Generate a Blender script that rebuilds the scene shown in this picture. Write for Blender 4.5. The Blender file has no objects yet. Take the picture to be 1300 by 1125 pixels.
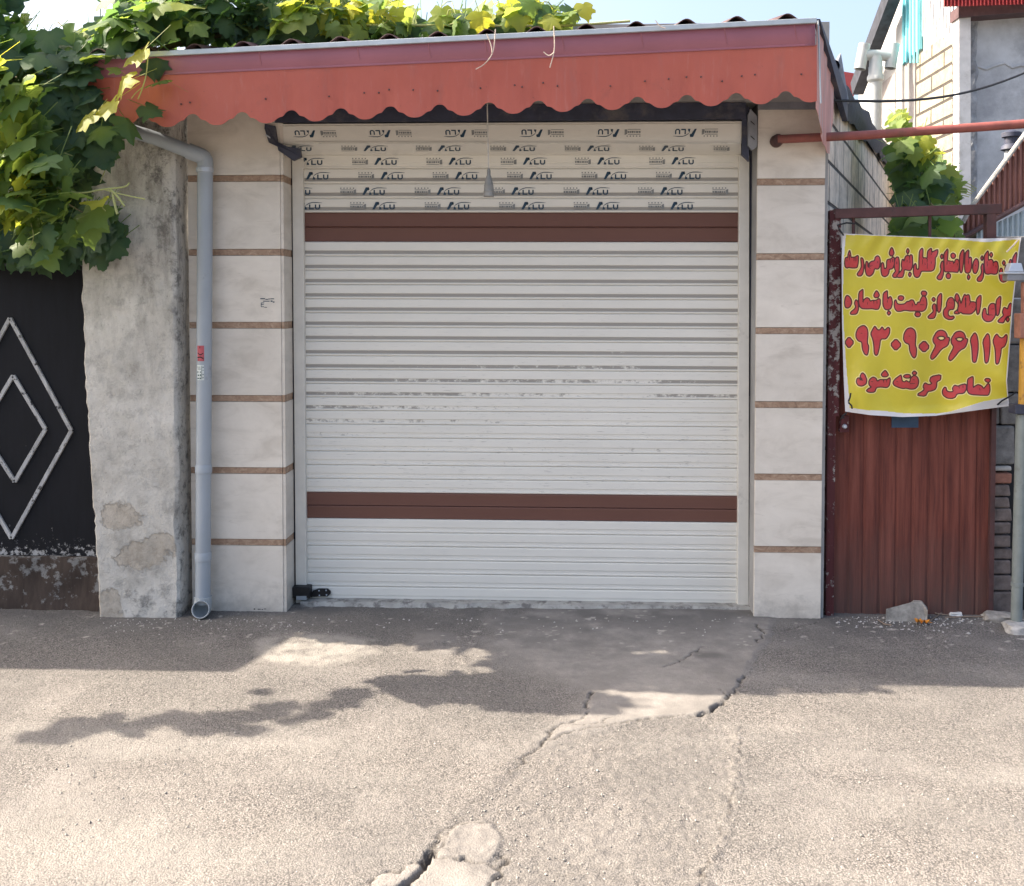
import bpy, bmesh, math, random
import numpy as np
from mathutils import Vector, Matrix, noise as mnoise

# ------------------------------------------------------------------ camera, sky, sun, exposure
SC = bpy.context.scene
COL = SC.collection
FPX, CX, CY = 1300.0, 650.0, 427.0
YAW, PITCH, CAMH = math.radians(2.43), math.radians(2.0), 1.6
camd = bpy.data.cameras.new('camera')
camd.sensor_fit = 'HORIZONTAL'; camd.sensor_width = 36.0
camd.lens = 36.0 * FPX / 1300.0
camd.shift_y = -(562.5 - CY) / 1300.0
camd.clip_end = 2000.0; camd.clip_start = 0.05
cam = bpy.data.objects.new('camera', camd); COL.objects.link(cam)
cam.location = (0, 0, CAMH)
cam.rotation_euler = (math.radians(90) - PITCH, 0, YAW)
SC.camera = cam

SUN = Vector((-1.0, 0.14, 1.0)).normalized()
world = bpy.data.worlds.new('World'); SC.world = world; world.use_nodes = True
wn = world.node_tree
bg = wn.nodes['Background']
sky = wn.nodes.new('ShaderNodeTexSky'); sky.sky_type = 'NISHITA'; sky.sun_disc = False
sky.sun_elevation = math.asin(SUN.z); sky.sun_rotation = math.atan2(SUN.x, SUN.y)
sky.air_density = 1.0; sky.dust_density = 6.5; sky.ozone_density = 1.0
wn.links.new(sky.outputs['Color'], bg.inputs['Color'])
bg.inputs['Strength'].default_value = 0.15
sund = bpy.data.lights.new('sun', 'SUN'); sund.energy = 4.6; sund.angle = math.radians(0.5)
sund.color = (1.0, 0.89, 0.75)
sun = bpy.data.objects.new('sun', sund); COL.objects.link(sun)
sun.rotation_euler = SUN.to_track_quat('Z', 'Y').to_euler()
SC.view_settings.view_transform = 'Standard'
SC.view_settings.look = 'None'
SC.view_settings.exposure = 1.5
SC.view_settings.gamma = 1.0
SC.cycles.max_bounces = 8
SC.cycles.transmission_bounces = 6

RND = random.Random(7)
# ------------------------------------------------------------------ measuring the photograph
def ray(px, py):
    x, y, z = (px - CX) / FPX, 1.0, -(py - CY) / FPX
    c, s = math.cos(PITCH), math.sin(PITCH)
    y, z = y * c + z * s, -y * s + z * c
    c, s = math.cos(YAW), math.sin(YAW)
    return (c * x - s * y, s * x + c * y, z)
def P(px, py, Y):
    d = ray(px, py); t = Y / d[1]
    return Vector((d[0] * t, Y, CAMH + d[2] * t))
def G(px, py, z=0.0):
    d = ray(px, py); t = (z - CAMH) / d[2]
    return Vector((d[0] * t, d[1] * t, z))
def PX(px, py, X):
    d = ray(px, py); t = X / d[0]
    return Vector((X, d[1] * t, CAMH + d[2] * t))

# ------------------------------------------------------------------ materials
def new_mat(name):
    m = bpy.data.materials.new(name); m.use_nodes = True
    nt = m.node_tree
    return m, nt, nt.nodes['Principled BSDF']
def nd(nt, typ, **kw):
    n = nt.nodes.new(typ)
    for k, v in kw.items():
        if k.startswith('_'): setattr(n, k[1:], v)
        else: n.inputs[k.replace('__', ' ')].default_value = v
    return n
def ln(nt, a, b): nt.links.new(a, b)
def coords(nt, scale=(1, 1, 1), rot=(0, 0, 0)):
    tc = nd(nt, 'ShaderNodeTexCoord')
    mp = nd(nt, 'ShaderNodeMapping')
    mp.inputs['Scale'].default_value = scale; mp.inputs['Rotation'].default_value = rot
    ln(nt, tc.outputs['Object'], mp.inputs['Vector'])
    return mp.outputs['Vector']
def noise(nt, vec, scale, detail=4, rough=0.55, dist=0.0):
    n = nd(nt, 'ShaderNodeTexNoise', Scale=scale, Detail=detail, Roughness=rough, Distortion=dist)
    ln(nt, vec, n.inputs['Vector']); return n.outputs['Fac']
def ramp(nt, fac, stops, interp='LINEAR'):
    r = nd(nt, 'ShaderNodeValToRGB'); cr = r.color_ramp; cr.interpolation = interp
    while len(cr.elements) < len(stops): cr.elements.new(0.5)
    for e, (p, c) in zip(cr.elements, stops):
        e.position = p
        e.color = (c, c, c, 1) if isinstance(c, (int, float)) else (*c, 1)
    ln(nt, fac, r.inputs['Fac']); return r.outputs['Color']
def mix(nt, fac, a, b, mode='MIX'):
    n = nd(nt, 'ShaderNodeMix', _data_type='RGBA', _blend_type=mode)
    for i, v in ((0, fac), (6, a), (7, b)):
        if hasattr(v, 'is_linked'): ln(nt, v, n.inputs[i])
        elif i == 0: n.inputs[i].default_value = v
        else: n.inputs[i].default_value = (*v, 1)
    return n.outputs[2]
def math_(nt, op, a, b=0.0, clamp=False):
    n = nd(nt, 'ShaderNodeMath', _operation=op, _use_clamp=clamp)
    for i, v in ((0, a), (1, b)):
        if hasattr(v, 'is_linked'): ln(nt, v, n.inputs[i])
        else: n.inputs[i].default_value = v
    return n.outputs[0]
def attr(nt, name):
    return nd(nt, 'ShaderNodeAttribute', _attribute_name=name).outputs['Fac']
def bump(nt, bsdf, h, strength=0.3, dist=0.01, prev=None):
    b = nd(nt, 'ShaderNodeBump', Strength=strength, Distance=dist)
    ln(nt, h, b.inputs['Height'])
    if prev: ln(nt, prev.outputs['Normal'], b.inputs['Normal'])
    ln(nt, b.outputs['Normal'], bsdf.inputs['Normal']); return b
def simple(name, col, rough=0.6, metal=0.0, var=0.15, scale=12, bumps=0.1, spec=0.4, dirt=None, dscale=5, dlo=0.52, dhi=0.7, stretch=(1, 1, 1)):
    m, nt, b = new_mat(name)
    v = coords(nt, stretch)
    n = noise(nt, v, scale, 6, 0.6)
    lo = tuple(c * (1 - var) for c in col); hi = tuple(min(1, c * (1 + var)) for c in col)
    c = ramp(nt, n, [(0.3, lo), (0.7, hi)])
    if dirt:
        d = ramp(nt, noise(nt, v, dscale, 8, 0.7), [(dlo, 0.0), (dhi, 1.0)])
        c = mix(nt, d, c, dirt)
    ln(nt, c, b.inputs['Base Color'])
    b.inputs['Roughness'].default_value = rough; b.inputs['Metallic'].default_value = metal
    b.inputs['Specular IOR Level'].default_value = spec
    if bumps: bump(nt, b, noise(nt, v, scale * 5, 5, 0.65), bumps, 0.004)
    return m

def mat_road():
    m, nt, b = new_mat('asphalt_and_concrete')
    v = coords(nt)
    vor = nd(nt, 'ShaderNodeTexVoronoi', Scale=175.0); ln(nt, v, vor.inputs['Vector'])
    vor2 = nd(nt, 'ShaderNodeTexVoronoi', Scale=118.0); ln(nt, v, vor2.inputs['Vector'])
    stone = ramp(nt, vor.outputs['Color'], [(0.0, (0.13, 0.115, 0.10)), (0.42, (0.235, 0.212, 0.188)), (0.8, (0.30, 0.27, 0.24)), (1.0, (0.44, 0.405, 0.365))])
    gap = ramp(nt, vor.outputs['Distance'], [(0.35, 0.0), (0.75, 1.0)])
    stone2 = ramp(nt, vor2.outputs['Color'], [(0.0, (0.11, 0.10, 0.088)), (0.45, (0.215, 0.198, 0.176)), (0.85, (0.27, 0.25, 0.222)), (1.0, (0.46, 0.43, 0.385))])
    gap2 = ramp(nt, vor2.outputs['Distance'], [(0.35, 0.0), (0.75, 1.0)])
    gmask = ramp(nt, noise(nt, v, 1.7, 7, 0.65), [(0.42, 0.0), (0.62, 1.0)])
    stone = mix(nt, math_(nt, 'MULTIPLY', gmask, 0.6), stone, stone2); gap = mix(nt, math_(nt, 'MULTIPLY', gmask, 0.6), gap, gap2)
    asp = mix(nt, math_(nt, 'MULTIPLY', gap, 0.9), stone, (0.075, 0.07, 0.063))
    specks = nd(nt, 'ShaderNodeTexVoronoi', Scale=26.0, Randomness=1.0); ln(nt, v, specks.inputs['Vector'])
    sp_ = math_(nt, 'MULTIPLY', ramp(nt, specks.outputs['Distance'], [(0.10, 1.0), (0.14, 0.0)]), ramp(nt, specks.outputs['Color'], [(0.72, 0.0), (0.74, 1.0)]))
    asp = mix(nt, math_(nt, 'MULTIPLY', sp_, 0.8), asp, (0.05, 0.046, 0.042))
    pit = ramp(nt, noise(nt, v, 130, 3, 0.6), [(0.62, 0.0), (0.68, 1.0)])
    asp = mix(nt, math_(nt, 'MULTIPLY', pit, 0.7), asp, (0.045, 0.042, 0.04))
    big = ramp(nt, noise(nt, v, 1.1, 6, 0.6), [(0.25, (0.83, 0.84, 0.85)), (0.5, (1.0, 1.0, 0.99)), (0.75, (1.10, 1.09, 1.07))])
    asp = mix(nt, 1.0, asp, big, 'MULTIPLY')
    worn = ramp(nt, noise(nt, v, 2.6, 7, 0.65), [(0.5, 0.0), (0.72, 1.0)])
    asp = mix(nt, math_(nt, 'MULTIPLY', worn, 0.35), asp, (0.33, 0.30, 0.265))
    stain = ramp(nt, noise(nt, coords(nt, (0.8, 1.6, 1), (0, 0, 0.4)), 0.9, 8, 0.7), [(0.55, 0.0), (0.70, 1.0)])
    asp = mix(nt, math_(nt, 'MULTIPLY', stain, 0.30), asp, (0.13, 0.12, 0.108))
    dust = ramp(nt, noise(nt, coords(nt, (0.5, 1.2, 1), (0, 0, -0.3)), 1.3, 7, 0.62), [(0.52, 0.0), (0.68, 1.0)])
    asp = mix(nt, math_(nt, 'MULTIPLY', dust, 0.40), asp, (0.34, 0.315, 0.275))
    conc = ramp(nt, noise(nt, v, 9, 9, 0.7), [(0.3, (0.20, 0.186, 0.168)), (0.55, (0.27, 0.25, 0.225)), (0.75, (0.335, 0.312, 0.28))])
    cst = ramp(nt, noise(nt, v, 60, 4, 0.7), [(0.58, 0.0), (0.7, 1.0)])
    conc = mix(nt, math_(nt, 'MULTIPLY', cst, 0.35), conc, (0.14, 0.13, 0.12))
    cst2 = ramp(nt, noise(nt, v, 3.3, 6, 0.7), [(0.45, 0.0), (0.65, 1.0)])
    conc = mix(nt, math_(nt, 'MULTIPLY', cst2, 0.6), conc, (0.155, 0.144, 0.132))
    asp = mix(nt, 1.0, asp, (0.85, 0.86, 0.89), 'MULTIPLY')
    conc = mix(nt, 1.0, conc, (0.93, 0.93, 0.94), 'MULTIPLY')
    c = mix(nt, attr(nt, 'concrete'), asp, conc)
    c = mix(nt, attr(nt, 'dirt'), c, (0.12, 0.112, 0.105))
    c = mix(nt, attr(nt, 'crack'), c, (0.06, 0.053, 0.046))
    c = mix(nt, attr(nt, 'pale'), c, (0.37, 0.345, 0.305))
    ln(nt, c, b.inputs['Base Color'])
    b.inputs['Roughness'].default_value = 0.9; b.inputs['Specular IOR Level'].default_value = 0.25
    h = math_(nt, 'ADD', math_(nt, 'MULTIPLY', vor.outputs['Distance'], -0.8), math_(nt, 'MULTIPLY', noise(nt, v, 260, 3, 0.7), 0.5))
    h = math_(nt, 'MULTIPLY', h, math_(nt, 'SUBTRACT', 1.0, math_(nt, 'MULTIPLY', attr(nt, 'concrete'), 0.7)))
    h = math_(nt, 'ADD', h, math_(nt, 'MULTIPLY', noise(nt, v, 40, 6, 0.7), 0.6))
    bump(nt, b, h, 0.6, 0.006)
    return m

def mat_tile():
    m, nt, b = new_mat('cream_stone_tile')
    v0 = coords(nt, (1, 1, 2.2), (0, math.radians(25), 0))
    shift = nd(nt, 'ShaderNodeVectorMath', _operation='ADD'); ln(nt, v0, shift.inputs[0])
    cx_ = nd(nt, 'ShaderNodeCombineXYZ'); ln(nt, math_(nt, 'MULTIPLY', attr(nt, 'tone'), 37.0), cx_.inputs[1]); ln(nt, cx_.outputs[0], shift.inputs[1])
    v = shift.outputs[0]
    n = noise(nt, v, 5, 8, 0.62, 0.6)
    c = ramp(nt, n, [(0.3, (0.60, 0.545, 0.475)), (0.5, (0.72, 0.665, 0.59)), (0.7, (0.77, 0.715, 0.64))])
    vein = ramp(nt, noise(nt, coords(nt, (0.7, 1, 4), (0, math.radians(18), 0)), 9, 6, 0.7, 1.2), [(0.60, 0.0), (0.72, 1.0)])
    c = mix(nt, math_(nt, 'MULTIPLY', vein, 0.35), c, (0.42, 0.37, 0.31))
    d = ramp(nt, noise(nt, coords(nt), 2.3, 8, 0.7), [(0.45, 0.0), (0.75, 1.0)])
    c = mix(nt, math_(nt, 'MULTIPLY', d, 0.3), c, (0.36, 0.32, 0.27))
    tone = ramp(nt, attr(nt, 'tone'), [(0.0, (0.90, 0.895, 0.885)), (1.0, (1.04, 1.03, 1.01))])
    c = mix(nt, 1.0, c, tone, 'MULTIPLY')
    sx = nd(nt, 'ShaderNodeSeparateXYZ'); tcz = nd(nt, 'ShaderNodeTexCoord'); ln(nt, tcz.outputs['Object'], sx.inputs[0])
    splash = math_(nt, 'ADD', math_(nt, 'MULTIPLY', sx.outputs['Z'], -2.6), math_(nt, 'MULTIPLY', noise(nt, coords(nt), 11, 9, 0.75), 1.4))
    c = mix(nt, math_(nt, 'MULTIPLY', ramp(nt, splash, [(0.40, 0.0), (0.85, 1.0)]), 0.55), c, (0.26, 0.235, 0.205))
    chip = ramp(nt, noise(nt, coords(nt), 34, 6, 0.8), [(0.70, 0.0), (0.73, 1.0)])
    c = mix(nt, math_(nt, 'MULTIPLY', chip, 0.5), c, (0.33, 0.29, 0.24))
    ln(nt, c, b.inputs['Base Color']); b.inputs['Roughness'].default_value = 0.42
    bump(nt, b, noise(nt, coords(nt), 60, 5, 0.6), 0.06, 0.003)
    return m
def mat_strip():
    m, nt, b = new_mat('brown_travertine')
    v = coords(nt, (1, 1, 1.5), (0, math.radians(35), 0))
    c = ramp(nt, noise(nt, v, 26, 8, 0.7, 1.0), [(0.25, (0.16, 0.095, 0.062)), (0.5, (0.32, 0.21, 0.14)), (0.72, (0.50, 0.37, 0.27))])
    ln(nt, c, b.inputs['Base Color']); b.inputs['Roughness'].default_value = 0.6
    bump(nt, b, noise(nt, v, 80, 5, 0.7), 0.3, 0.003)
    return m
def mat_plaster():
    m, nt, b = new_mat('weathered_plaster')
    v = coords(nt)
    c = ramp(nt, noise(nt, v, 4.5, 10, 0.68), [(0.28, (0.36, 0.335, 0.295)), (0.46, (0.53, 0.505, 0.455)), (0.7, (0.64, 0.615, 0.565))])
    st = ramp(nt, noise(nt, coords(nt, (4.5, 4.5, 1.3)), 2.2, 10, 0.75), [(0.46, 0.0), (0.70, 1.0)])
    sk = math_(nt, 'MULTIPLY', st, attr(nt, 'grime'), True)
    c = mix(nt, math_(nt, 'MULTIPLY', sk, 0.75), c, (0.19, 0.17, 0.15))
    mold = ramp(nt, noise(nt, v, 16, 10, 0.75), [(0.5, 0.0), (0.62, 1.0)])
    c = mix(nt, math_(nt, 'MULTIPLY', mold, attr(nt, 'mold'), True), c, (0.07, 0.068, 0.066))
    bei = ramp(nt, math_(nt, 'ADD', math_(nt, 'MULTIPLY', attr(nt, 'bare'), 0.75), math_(nt, 'MULTIPLY', noise(nt, v, 9, 9, 0.75), 1.3)), [(0.93, 0.0), (1.0, 1.0)])
    c = mix(nt, math_(nt, 'MULTIPLY', bei, 0.7), c, ramp(nt, noise(nt, v, 18, 8, 0.75), [(0.3, (0.28, 0.235, 0.18)), (0.7, (0.50, 0.44, 0.36))]))
    fleck = ramp(nt, noise(nt, v, 55, 7, 0.78), [(0.60, 0.0), (0.64, 1.0)])
    c = mix(nt, math_(nt, 'MULTIPLY', fleck, 0.4), c, (0.13, 0.12, 0.11))
    ln(nt, c, b.inputs['Base Color']); b.inputs['Roughness'].default_value = 0.9
    h = math_(nt, 'ADD', noise(nt, v, 14, 9, 0.72), math_(nt, 'ADD', math_(nt, 'MULTIPLY', bei, -0.35), math_(nt, 'MULTIPLY', noise(nt, v, 90, 5, 0.7), 0.35)))
    bump(nt, b, h, 0.85, 0.015)
    return m
def mat_block():
    m, nt, b = new_mat('grey_block_wall')
    tc = nd(nt, 'ShaderNodeTexCoord')
    sep = nd(nt, 'ShaderNodeSeparateXYZ'); ln(nt, tc.outputs['Object'], sep.inputs[0])
    cmb = nd(nt, 'ShaderNodeCombineXYZ'); ln(nt, sep.outputs['Y'], cmb.inputs['X']); ln(nt, sep.outputs['Z'], cmb.inputs['Y'])
    br = nd(nt, 'ShaderNodeTexBrick', Scale=1.0)
    br.inputs['Brick Width'].default_value = 0.42; br.inputs['Row Height'].default_value = 0.21
    br.inputs['Mortar Size'].default_value = 0.012; br.inputs['Mortar Smooth'].default_value = 0.4
    br.inputs['Color1'].default_value = (0.78, 0.68, 0.56, 1); br.inputs['Color2'].default_value = (0.64, 0.56, 0.47, 1)
    br.inputs['Mortar'].default_value = (0.09, 0.082, 0.075, 1)
    ln(nt, cmb.outputs[0], br.inputs['Vector'])
    v = coords(nt)
    c = mix(nt, 1.0, br.outputs['Color'], ramp(nt, noise(nt, v, 9, 9, 0.7), [(0.3, 0.45), (0.5, 0.95), (0.7, 1.2)]), 'MULTIPLY')
    ln(nt, c, b.inputs['Base Color']); b.inputs['Roughness'].default_value = 0.95
    h = math_(nt, 'ADD', math_(nt, 'MULTIPLY', br.outputs['Fac'], -1.0), math_(nt, 'MULTIPLY', noise(nt, v, 30, 8, 0.7), 0.8))
    bump(nt, b, h, 0.8, 0.02)
    return m
def mat_brick(name, c1, c2, mort, w, h, axis='Y', ms=0.012, dirt=0.5):
    m, nt, b = new_mat(name)
    tc = nd(nt, 'ShaderNodeTexCoord')
    sep = nd(nt, 'ShaderNodeSeparateXYZ'); ln(nt, tc.outputs['Object'], sep.inputs[0])
    cmb = nd(nt, 'ShaderNodeCombineXYZ'); ln(nt, sep.outputs[axis], cmb.inputs['X']); ln(nt, sep.outputs['Z'], cmb.inputs['Y'])
    br = nd(nt, 'ShaderNodeTexBrick', Scale=1.0)
    br.inputs['Brick Width'].default_value = w; br.inputs['Row Height'].default_value = h
    br.inputs['Mortar Size'].default_value = ms; br.inputs['Mortar Smooth'].default_value = 0.3
    br.inputs['Color1'].default_value = (*c1, 1); br.inputs['Color2'].default_value = (*c2, 1); br.inputs['Mortar'].default_value = (*mort, 1)
    ln(nt, cmb.outputs[0], br.inputs['Vector'])
    v = coords(nt)
    c = mix(nt, dirt, br.outputs['Color'], ramp(nt, noise(nt, v, 14, 8, 0.7), [(0.3, 0.5), (0.7, 1.3)]), 'MULTIPLY')
    ln(nt, c, b.inputs['Base Color']); b.inputs['Roughness'].default_value = 0.9
    bump(nt, b, math_(nt, 'ADD', math_(nt, 'MULTIPLY', br.outputs['Fac'], -1.0), math_(nt, 'MULTIPLY', noise(nt, v, 40, 6, 0.7), 0.5)), 0.7, 0.015)
    return m
def mat_slat(name, col, dirtcol=(0.27, 0.255, 0.23)):
    m, nt, b = new_mat(name)
    v = coords(nt)
    c = ramp(nt, noise(nt, coords(nt, (0.6, 1, 3)), 3, 6, 0.6), [(0.3, tuple(x * 0.92 for x in col)), (0.7, col)])
    # grime lying in the groove of each slat, in broken streaks
    streak = noise(nt, coords(nt, (1.0, 1, 1.3)), 14, 9, 0.75)
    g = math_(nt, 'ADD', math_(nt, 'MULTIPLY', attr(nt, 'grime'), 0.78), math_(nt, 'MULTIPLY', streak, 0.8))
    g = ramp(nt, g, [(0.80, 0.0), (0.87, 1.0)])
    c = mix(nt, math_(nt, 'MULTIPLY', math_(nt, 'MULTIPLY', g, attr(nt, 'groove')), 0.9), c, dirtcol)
    # thin scratches and scuffs
    s = ramp(nt, noise(nt, coords(nt, (1.2, 1, 26)), 8, 7, 0.75), [(0.595, 0.0), (0.65, 1.0)])
    s = math_(nt, 'MULTIPLY', s, math_(nt, 'MULTIPLY', attr(nt, 'scuff'), 0.85))
    c = mix(nt, s, c, (0.22, 0.21, 0.19))
    s2 = ramp(nt, noise(nt, coords(nt, (1.4, 1, 9)), 20, 7, 0.8), [(0.655, 0.0), (0.685, 1.0)])
    c = mix(nt, math_(nt, 'MULTIPLY', s2, math_(nt, 'MULTIPLY', attr(nt, 'scuff'), 0.7)), c, (0.16, 0.15, 0.14))
    ln(nt, c, b.inputs['Base Color']); b.inputs['Roughness'].default_value = 0.5; b.inputs['Specular IOR Level'].default_value = 0.25
    bump(nt, b, noise(nt, coords(nt, (1, 1, 2)), 7, 4, 0.5), 0.12, 0.012)
    return m
def mat_fascia():
    m, nt, b = new_mat('red_sheet_metal')
    v = coords(nt)
    c = ramp(nt, noise(nt, v, 1.6, 5, 0.6), [(0.3, (0.385, 0.080, 0.056)), (0.7, (0.44, 0.106, 0.074))])
    d = ramp(nt, noise(nt, coords(nt, (6, 6, 0.6)), 3, 7, 0.7), [(0.55, 0.0), (0.75, 1.0)])
    c = mix(nt, math_(nt, 'MULTIPLY', d, 0.5), c, (0.32, 0.115, 0.10))
    d2 = ramp(nt, noise(nt, coords(nt, (14, 14, 0.5)), 2.2, 8, 0.75), [(0.56, 0.0), (0.68, 1.0)])
    c = mix(nt, math_(nt, 'MULTIPLY', d2, 0.30), c, (0.46, 0.20, 0.17))
    d3 = ramp(nt, noise(nt, v, 7, 8, 0.75), [(0.58, 0.0), (0.72, 1.0)])
    c = mix(nt, math_(nt, 'MULTIPLY', d3, 0.35), c, (0.25, 0.075, 0.065))
    sp = ramp(nt, noise(nt, v, 55, 3, 0.6), [(0.70, 0.0), (0.73, 1.0)])
    c = mix(nt, math_(nt, 'MULTIPLY', sp, 0.5), c, (0.16, 0.06, 0.05))
    ln(nt, c, b.inputs['Base Color']); b.inputs['Roughness'].default_value = 0.5
    b.inputs['Specular IOR Level'].default_value = 0.6
    bump(nt, b, noise(nt, coords(nt, (1, 1, 0.6)), 4, 4, 0.6), 0.3, 0.03)
    return m
def mat_peel(name, top, under, lo=0.5, hi=0.56, scale=18, rough=0.75):
    m, nt, b = new_mat(name)
    v = coords(nt)
    n = noise(nt, v, scale, 9, 0.72)
    k = ramp(nt, math_(nt, 'ADD', n, attr(nt, 'peel')), [(lo, 0.0), (hi, 1.0)])
    base = mix(nt, ramp(nt, noise(nt, coords(nt, (6, 6, 0.8)), 5, 7, 0.7), [(0.35, 0.0), (0.7, 1.0)]), top, tuple(x * 0.55 for x in top))
    b.inputs['Specular IOR Level'].default_value = 0.25
    c = mix(nt, k, base, mix(nt, noise(nt, v, 60, 4, 0.6), tuple(x * 0.6 for x in under), under))
    ln(nt, c, b.inputs['Base Color']); b.inputs['Roughness'].default_value = rough
    bump(nt, b, math_(nt, 'MULTIPLY', k, -1.0), 0.5, 0.004)
    return m
def mat_leaf():
    m, nt, b = new_mat('vine_leaf')
    nt.nodes.remove(b)
    out = nt.nodes['Material Output']
    t = attr(nt, 'tint')
    v = coords(nt)
    col = ramp(nt, t, [(0.0, (0.034, 0.075, 0.056)), (0.45, (0.075, 0.140, 0.060)), (0.8, (0.17, 0.25, 0.065)), (1.0, (0.27, 0.28, 0.03))])  # low tints carry the blue-green of shaded leaves
    col = mix(nt, 0.35, col, ramp(nt, noise(nt, v, 18, 4, 0.6), [(0.3, 0.7), (0.7, 1.3)]), 'MULTIPLY')
    vein = attr(nt, 'vein')
    col = mix(nt, math_(nt, 'MULTIPLY', vein, 0.35), col, (0.20, 0.27, 0.10))
    tcol = ramp(nt, t, [(0.0, (0.11, 0.23, 0.07)), (0.45, (0.27, 0.42, 0.07)), (0.8, (0.50, 0.58, 0.08)), (1.0, (0.92, 0.86, 0.08))])
    pr = nd(nt, 'ShaderNodeBsdfPrincipled', Roughness=0.55)
    pr.inputs['Specular IOR Level'].default_value = 0.3
    ln(nt, col, pr.inputs['Base Color'])
    tr = nd(nt, 'ShaderNodeBsdfTranslucent'); ln(nt, tcol, tr.inputs['Color'])
    mx = nd(nt, 'ShaderNodeMixShader'); mx.inputs[0].default_value = 0.5
    ln(nt, pr.outputs[0], mx.inputs[1]); ln(nt, tr.outputs[0], mx.inputs[2]); ln(nt, mx.outputs[0], out.inputs['Surface'])
    return m
def mat_banner():
    m, nt, b = new_mat('printed_banner')
    ink = attr(nt, 'ink')
    v = coords(nt)
    yel = ramp(nt, noise(nt, v, 3, 4, 0.5), [(0.3, (0.54, 0.45, 0.028)), (0.7, (0.60, 0.51, 0.04))])
    red = ramp(nt, noise(nt, v, 30, 4, 0.6), [(0.3, (0.46, 0.030, 0.036)), (0.7, (0.54, 0.058, 0.052))])
    c = ramp(nt, ink, [(0.0, 0.0), (0.68, 1.0)], 'CONSTANT')       # halo
    c = mix(nt, math_(nt, 'GREATER_THAN', ink, -2.0), yel, (0.78, 0.62, 0.25))
    c = mix(nt, math_(nt, 'GREATER_THAN', ink, -0.85), c, (0.075, 0.012, 0.012))
    c = mix(nt, math_(nt, 'GREATER_THAN', ink, 0.75), c, red)
    c = mix(nt, math_(nt, 'GREATER_THAN', attr(nt, 'hem'), 0.5), c, (0.62, 0.60, 0.60))
    c = mix(nt, math_(nt, 'GREATER_THAN', attr(nt, 'hem'), 1.5), c, (0.44, 0.42, 0.40))
    ln(nt, c, b.inputs['Base Color']); b.inputs['Roughness'].default_value = 0.38
    b.inputs['Specular IOR Level'].default_value = 0.5
    # thin cloth lets some light through
    return m

M = {}
M['road'] = mat_road()
M['tile'] = mat_tile(); M['strip'] = mat_strip(); M['plaster'] = mat_plaster(); M['block'] = mat_block()
M['slat'] = mat_slat('white_shutter_slat', (0.745, 0.72, 0.655)); M['brown'] = mat_slat('brown_shutter_slat', (0.150, 0.070, 0.053), (0.09, 0.05, 0.045))
M['rail'] = simple('cream_aluminium', (0.66, 0.635, 0.575), 0.5, var=0.06, spec=0.2, dirt=(0.35, 0.33, 0.30), dscale=6, dlo=0.6, dhi=0.8)
M['navy'] = simple('dark_blue_steel', (0.040, 0.045, 0.072), 0.6, var=0.3, dirt=(0.12, 0.11, 0.11))
M['ink'] = simple('navy_ink', (0.012, 0.045, 0.085), 0.5, var=0.2, bumps=0)
M['stamp'] = simple('grey_ink', (0.22, 0.23, 0.23), 0.5, var=0.3, scale=60, bumps=0)
M['fascia'] = mat_fascia()
M['fascia_top'] = simple('sky_hazed_red_sheet', (0.30, 0.10, 0.13), 0.45, var=0.1, scale=3, bumps=0.05, spec=0.6)  # purplish sky sheen and lens haze mixed into the red
M['trim'] = simple('galvanised_edge', (0.42, 0.46, 0.48), 0.45, 0.3, var=0.12)
M['roof'] = simple('dark_roof_sheet', (0.10, 0.055, 0.055), 0.6, var=0.3)
M['pvc'] = simple('grey_pvc', (0.34, 0.375, 0.41), 0.42, var=0.08, scale=4, bumps=0.03, dirt=(0.20, 0.20, 0.20), dscale=7, dlo=0.6, dhi=0.8)
M['pvc_pale'] = simple('pale_pvc', (0.36, 0.385, 0.395), 0.5, var=0.08, bumps=0.03, dirt=(0.3, 0.3, 0.3), dlo=0.6)
M['black'] = mat_peel('black_gate_paint', (0.006, 0.007, 0.011), (0.45, 0.45, 0.45), 0.60, 0.66, 30, 0.7)
M['bar'] = mat_peel('white_bar_paint', (0.46, 0.46, 0.46), (0.06, 0.055, 0.055), 0.58, 0.63, 24)
M['sill'] = mat_peel('broken_plinth', (0.075, 0.056, 0.046), (0.27, 0.262, 0.25), 0.56, 0.62, 16, 0.95)
M['gate'] = None
M['frame'] = simple('dark_red_steel', (0.085, 0.038, 0.036), 0.65, var=0.3, dirt=(0.05, 0.035, 0.035))
M['post'] = mat_peel('peeling_post', (0.10, 0.028, 0.03), (0.40, 0.36, 0.33), 0.60, 0.64, 22)
M['redpipe'] = simple('red_oxide_pipe', (0.25, 0.075, 0.062), 0.55, var=0.2, dirt=(0.15, 0.07, 0.05))
M['banner'] = mat_banner()
M['cord'] = simple('black_cord', (0.015, 0.015, 0.017), 0.7, bumps=0)
M['iron'] = simple('black_iron', (0.02, 0.02, 0.022), 0.5, 0.3, var=0.3)
M['wire'] = simple('pale_flex', (0.52, 0.50, 0.46), 0.6, bumps=0)
M['socket'] = simple('grey_plastic', (0.24, 0.235, 0.215), 0.5, var=0.25)
M['leaf'] = mat_leaf()
M['stem'] = simple('vine_stem', (0.14, 0.12, 0.06), 0.8, var=0.3)
M['green_stem'] = simple('green_tendril', (0.34, 0.36, 0.14), 0.7, var=0.2, bumps=0)
M['dry_tendril'] = simple('dry_tendril', (0.62, 0.52, 0.42), 0.7, var=0.2, bumps=0)
M['felt'] = simple('roofing_felt', (0.035, 0.038, 0.05), 0.8, var=0.4, bumps=0.4)
M['zinc'] = simple('old_zinc', (0.22, 0.23, 0.25), 0.6, 0.2, var=0.3)
M['stone'] = simple('rubble_stone', (0.30, 0.28, 0.25), 0.95, var=0.4, scale=25, bumps=0.7)
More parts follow.
